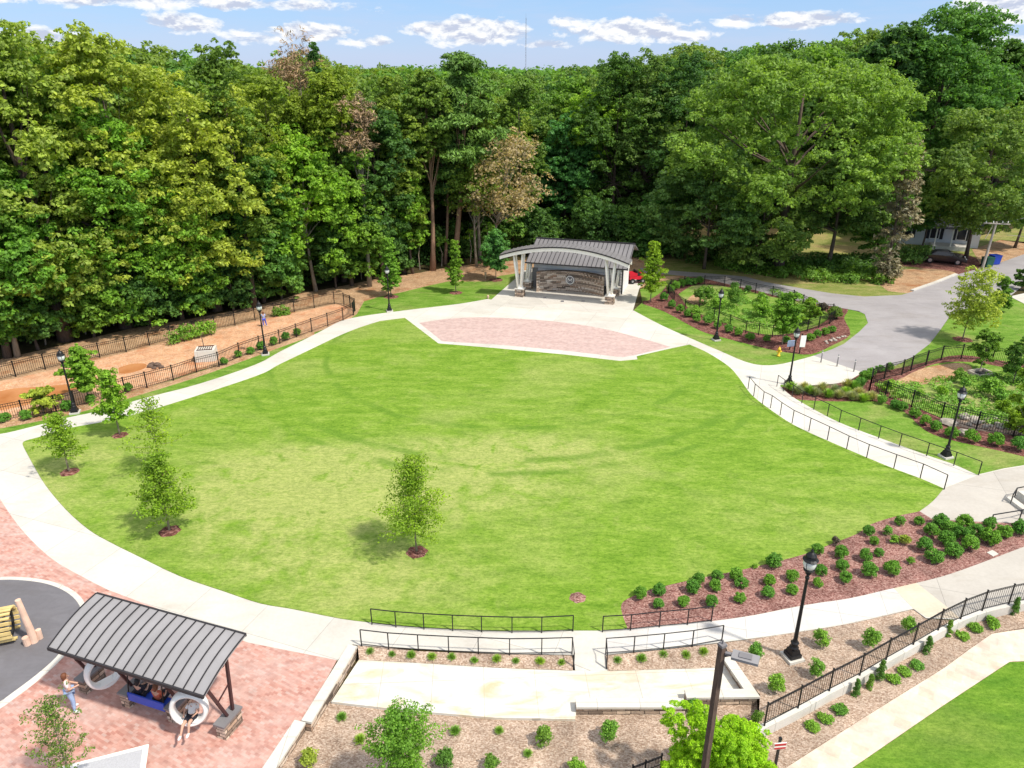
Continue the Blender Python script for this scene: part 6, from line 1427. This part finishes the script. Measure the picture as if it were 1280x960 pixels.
# ================================================================ LIGHT
w = bpy.data.worlds.new('World'); scene.world = w; w.use_nodes = True
nt = w.node_tree; nt.nodes.clear()
SUN_EL, SUN_AZ = R(55), R(122)
sky = nt.nodes.new('ShaderNodeTexSky'); sky.sky_type = 'NISHITA'; sky.sun_disc = False
sky.sun_elevation = SUN_EL; sky.sun_rotation = SUN_AZ; sky.altitude = 200; sky.air_density = 1.0; sky.dust_density = 0.6; sky.ozone_density = 2.0
tc = nt.nodes.new('ShaderNodeTexCoord'); gen = tc.outputs['Generated']
sx = nt.nodes.new('ShaderNodeSeparateXYZ'); L(nt, gen, sx.inputs[0])
az = math_(nt, 'ARCTAN2', sx.outputs[0], sx.outputs[1]); el = sx.outputs[2]
def dirn(px, py):
    d = Vector(ray(px, py)).normalized(); return math.atan2(d.x, d.y), d.z
# cumulus banks: azimuth, elevation, half widths
tot = None
for px, py, wx, wy, k in [(595,40,75,20,1.0),(555,36,70,12,0.9),(790,38,95,18,1.0),(730,28,50,12,.7),(840,45,60,12,.8),(1000,26,75,12,1.0),(920,26,36,11,.8),(390,40,62,14,1.0),(235,30,55,16,.85),(330,48,50,12,.6),(300,42,40,12,.6),(1240,10,70,24,1.0),(1240,52,80,14,.5),(40,48,70,14,.9),
                          (200,2,330,11,.75),(620,8,120,5,.2),(460,52,60,10,.6),(-200,20,120,30,1),(1500,10,140,30,1),(700,-120,260,60,.8),(200,-160,260,50,.9),(1250,-140,200,60,.8),(570,52,35,8,.7),(680,56,40,8,.7)]:
    a0, e0 = dirn(px, py); a1, e1 = dirn(px+wx, py); a2, e2 = dirn(px, py-wy)
    sa, se = abs(a1-a0), abs(e2-e0)
    da = math_(nt, 'DIVIDE', math_(nt, 'SUBTRACT', az, a0), sa); de = math_(nt, 'DIVIDE', math_(nt, 'SUBTRACT', el, e0), se)
    r2 = math_(nt, 'ADD', math_(nt, 'MULTIPLY', da, da), math_(nt, 'MULTIPLY', de, de))
    b = math_(nt, 'MULTIPLY', math_(nt, 'POWER', 2.718, math_(nt, 'MULTIPLY', r2, -1.0)), k)
    tot = b if tot is None else math_(nt, 'MAXIMUM', tot, b)
cv = nt.nodes.new('ShaderNodeCombineXYZ'); L(nt, math_(nt, 'MULTIPLY', az, 1.0), cv.inputs[0]); L(nt, math_(nt, 'MULTIPLY', el, 2.2), cv.inputs[1])
n1 = noise(nt, cv.outputs[0], 26, 8, 0.62, 0.25)
dens = math_(nt, 'SUBTRACT', math_(nt, 'ADD', tot, math_(nt, 'MULTIPLY', n1, 1.5)), 1.13)
mask = ramp(nt, dens, [(0.0, (0,0,0)), (0.10, (0.5,)*3), (0.30, (0.95,)*3)])
cv2 = nt.nodes.new('ShaderNodeCombineXYZ'); L(nt, az, cv2.inputs[0]); L(nt, math_(nt, 'ADD', math_(nt, 'MULTIPLY', el, 2.2), 0.012), cv2.inputs[1])
n2 = noise(nt, cv2.outputs[0], 26, 8, 0.62, 0.25)
lit = math_(nt, 'ADD', math_(nt, 'MULTIPLY', math_(nt, 'SUBTRACT', n1, n2), 5.0), 0.55)
ccol = ramp(nt, lit, [(0.15, (2.3,2.5,3.1)), (0.55, (3.5,3.6,3.8)), (0.9, (4.3,4.25,4.2))])
haze_c = ramp(nt, el, [(0.0, (1.75,2.2,3.3)), (0.05, (1.15,1.9,3.3)), (0.13, (0.6,1.6,3.1)), (0.35, (0.5,1.2,2.6))])
hz = ramp(nt, el, [(0.0, (0.85,)*3), (0.14, (0.75,)*3), (0.4, (0,0,0))])
base = mixc(nt, hz, sky.outputs[0], haze_c)
thin = ramp(nt, noise(nt, mapped(nt, cv.outputs[0], sc=(1, 3.0, 1)), 7, 6, 0.6), [(0.45, (0,0,0)), (0.75, (0.45,)*3)])
base = mixc(nt, thin, base, (2.4,2.7,3.5))
over = ramp(nt, el, [(0.16, (0,0,0)), (0.45, (0.62,)*3)])     # pale brightening added to the unseen upper sky for neutral fill light
base = mixc(nt, over, base, (4.6,4.5,4.3))
out = mixc(nt, mask, base, ccol)
bg = nt.nodes.new('ShaderNodeBackground'); bg.inputs['Strength'].default_value = 0.15
L(nt, out, bg.inputs['Color']); wo = nt.nodes.new('ShaderNodeOutputWorld'); L(nt, bg.outputs[0], wo.inputs[0])
w.cycles.sampling_method = 'MANUAL'; w.cycles.sample_map_resolution = 512
sl = bpy.data.lights.new('sun', 'SUN'); sl.energy = 2.9; sl.angle = R(3.0); sl.color = (1.0, 0.94, 0.83)
so = bpy.data.objects.new('sun', sl); col.objects.link(so)
sv = Vector((math.sin(SUN_AZ)*math.cos(SUN_EL), math.cos(SUN_AZ)*math.cos(SUN_EL), math.sin(SUN_EL)))
so.rotation_euler = sv.to_track_quat('Z', 'Y').to_euler(); so.location = (40, -20, 80)
vs_ = scene.view_settings; vs_.view_transform = 'Standard'; vs_.look = 'None'; vs_.gamma = 1.0; vs_.exposure = 0.78; vs_.use_curve_mapping = False
scene.render.engine = 'CYCLES'
scene.cycles.max_bounces = 6; scene.cycles.diffuse_bounces = 4; scene.cycles.transmission_bounces = 3; scene.cycles.glossy_bounces = 2
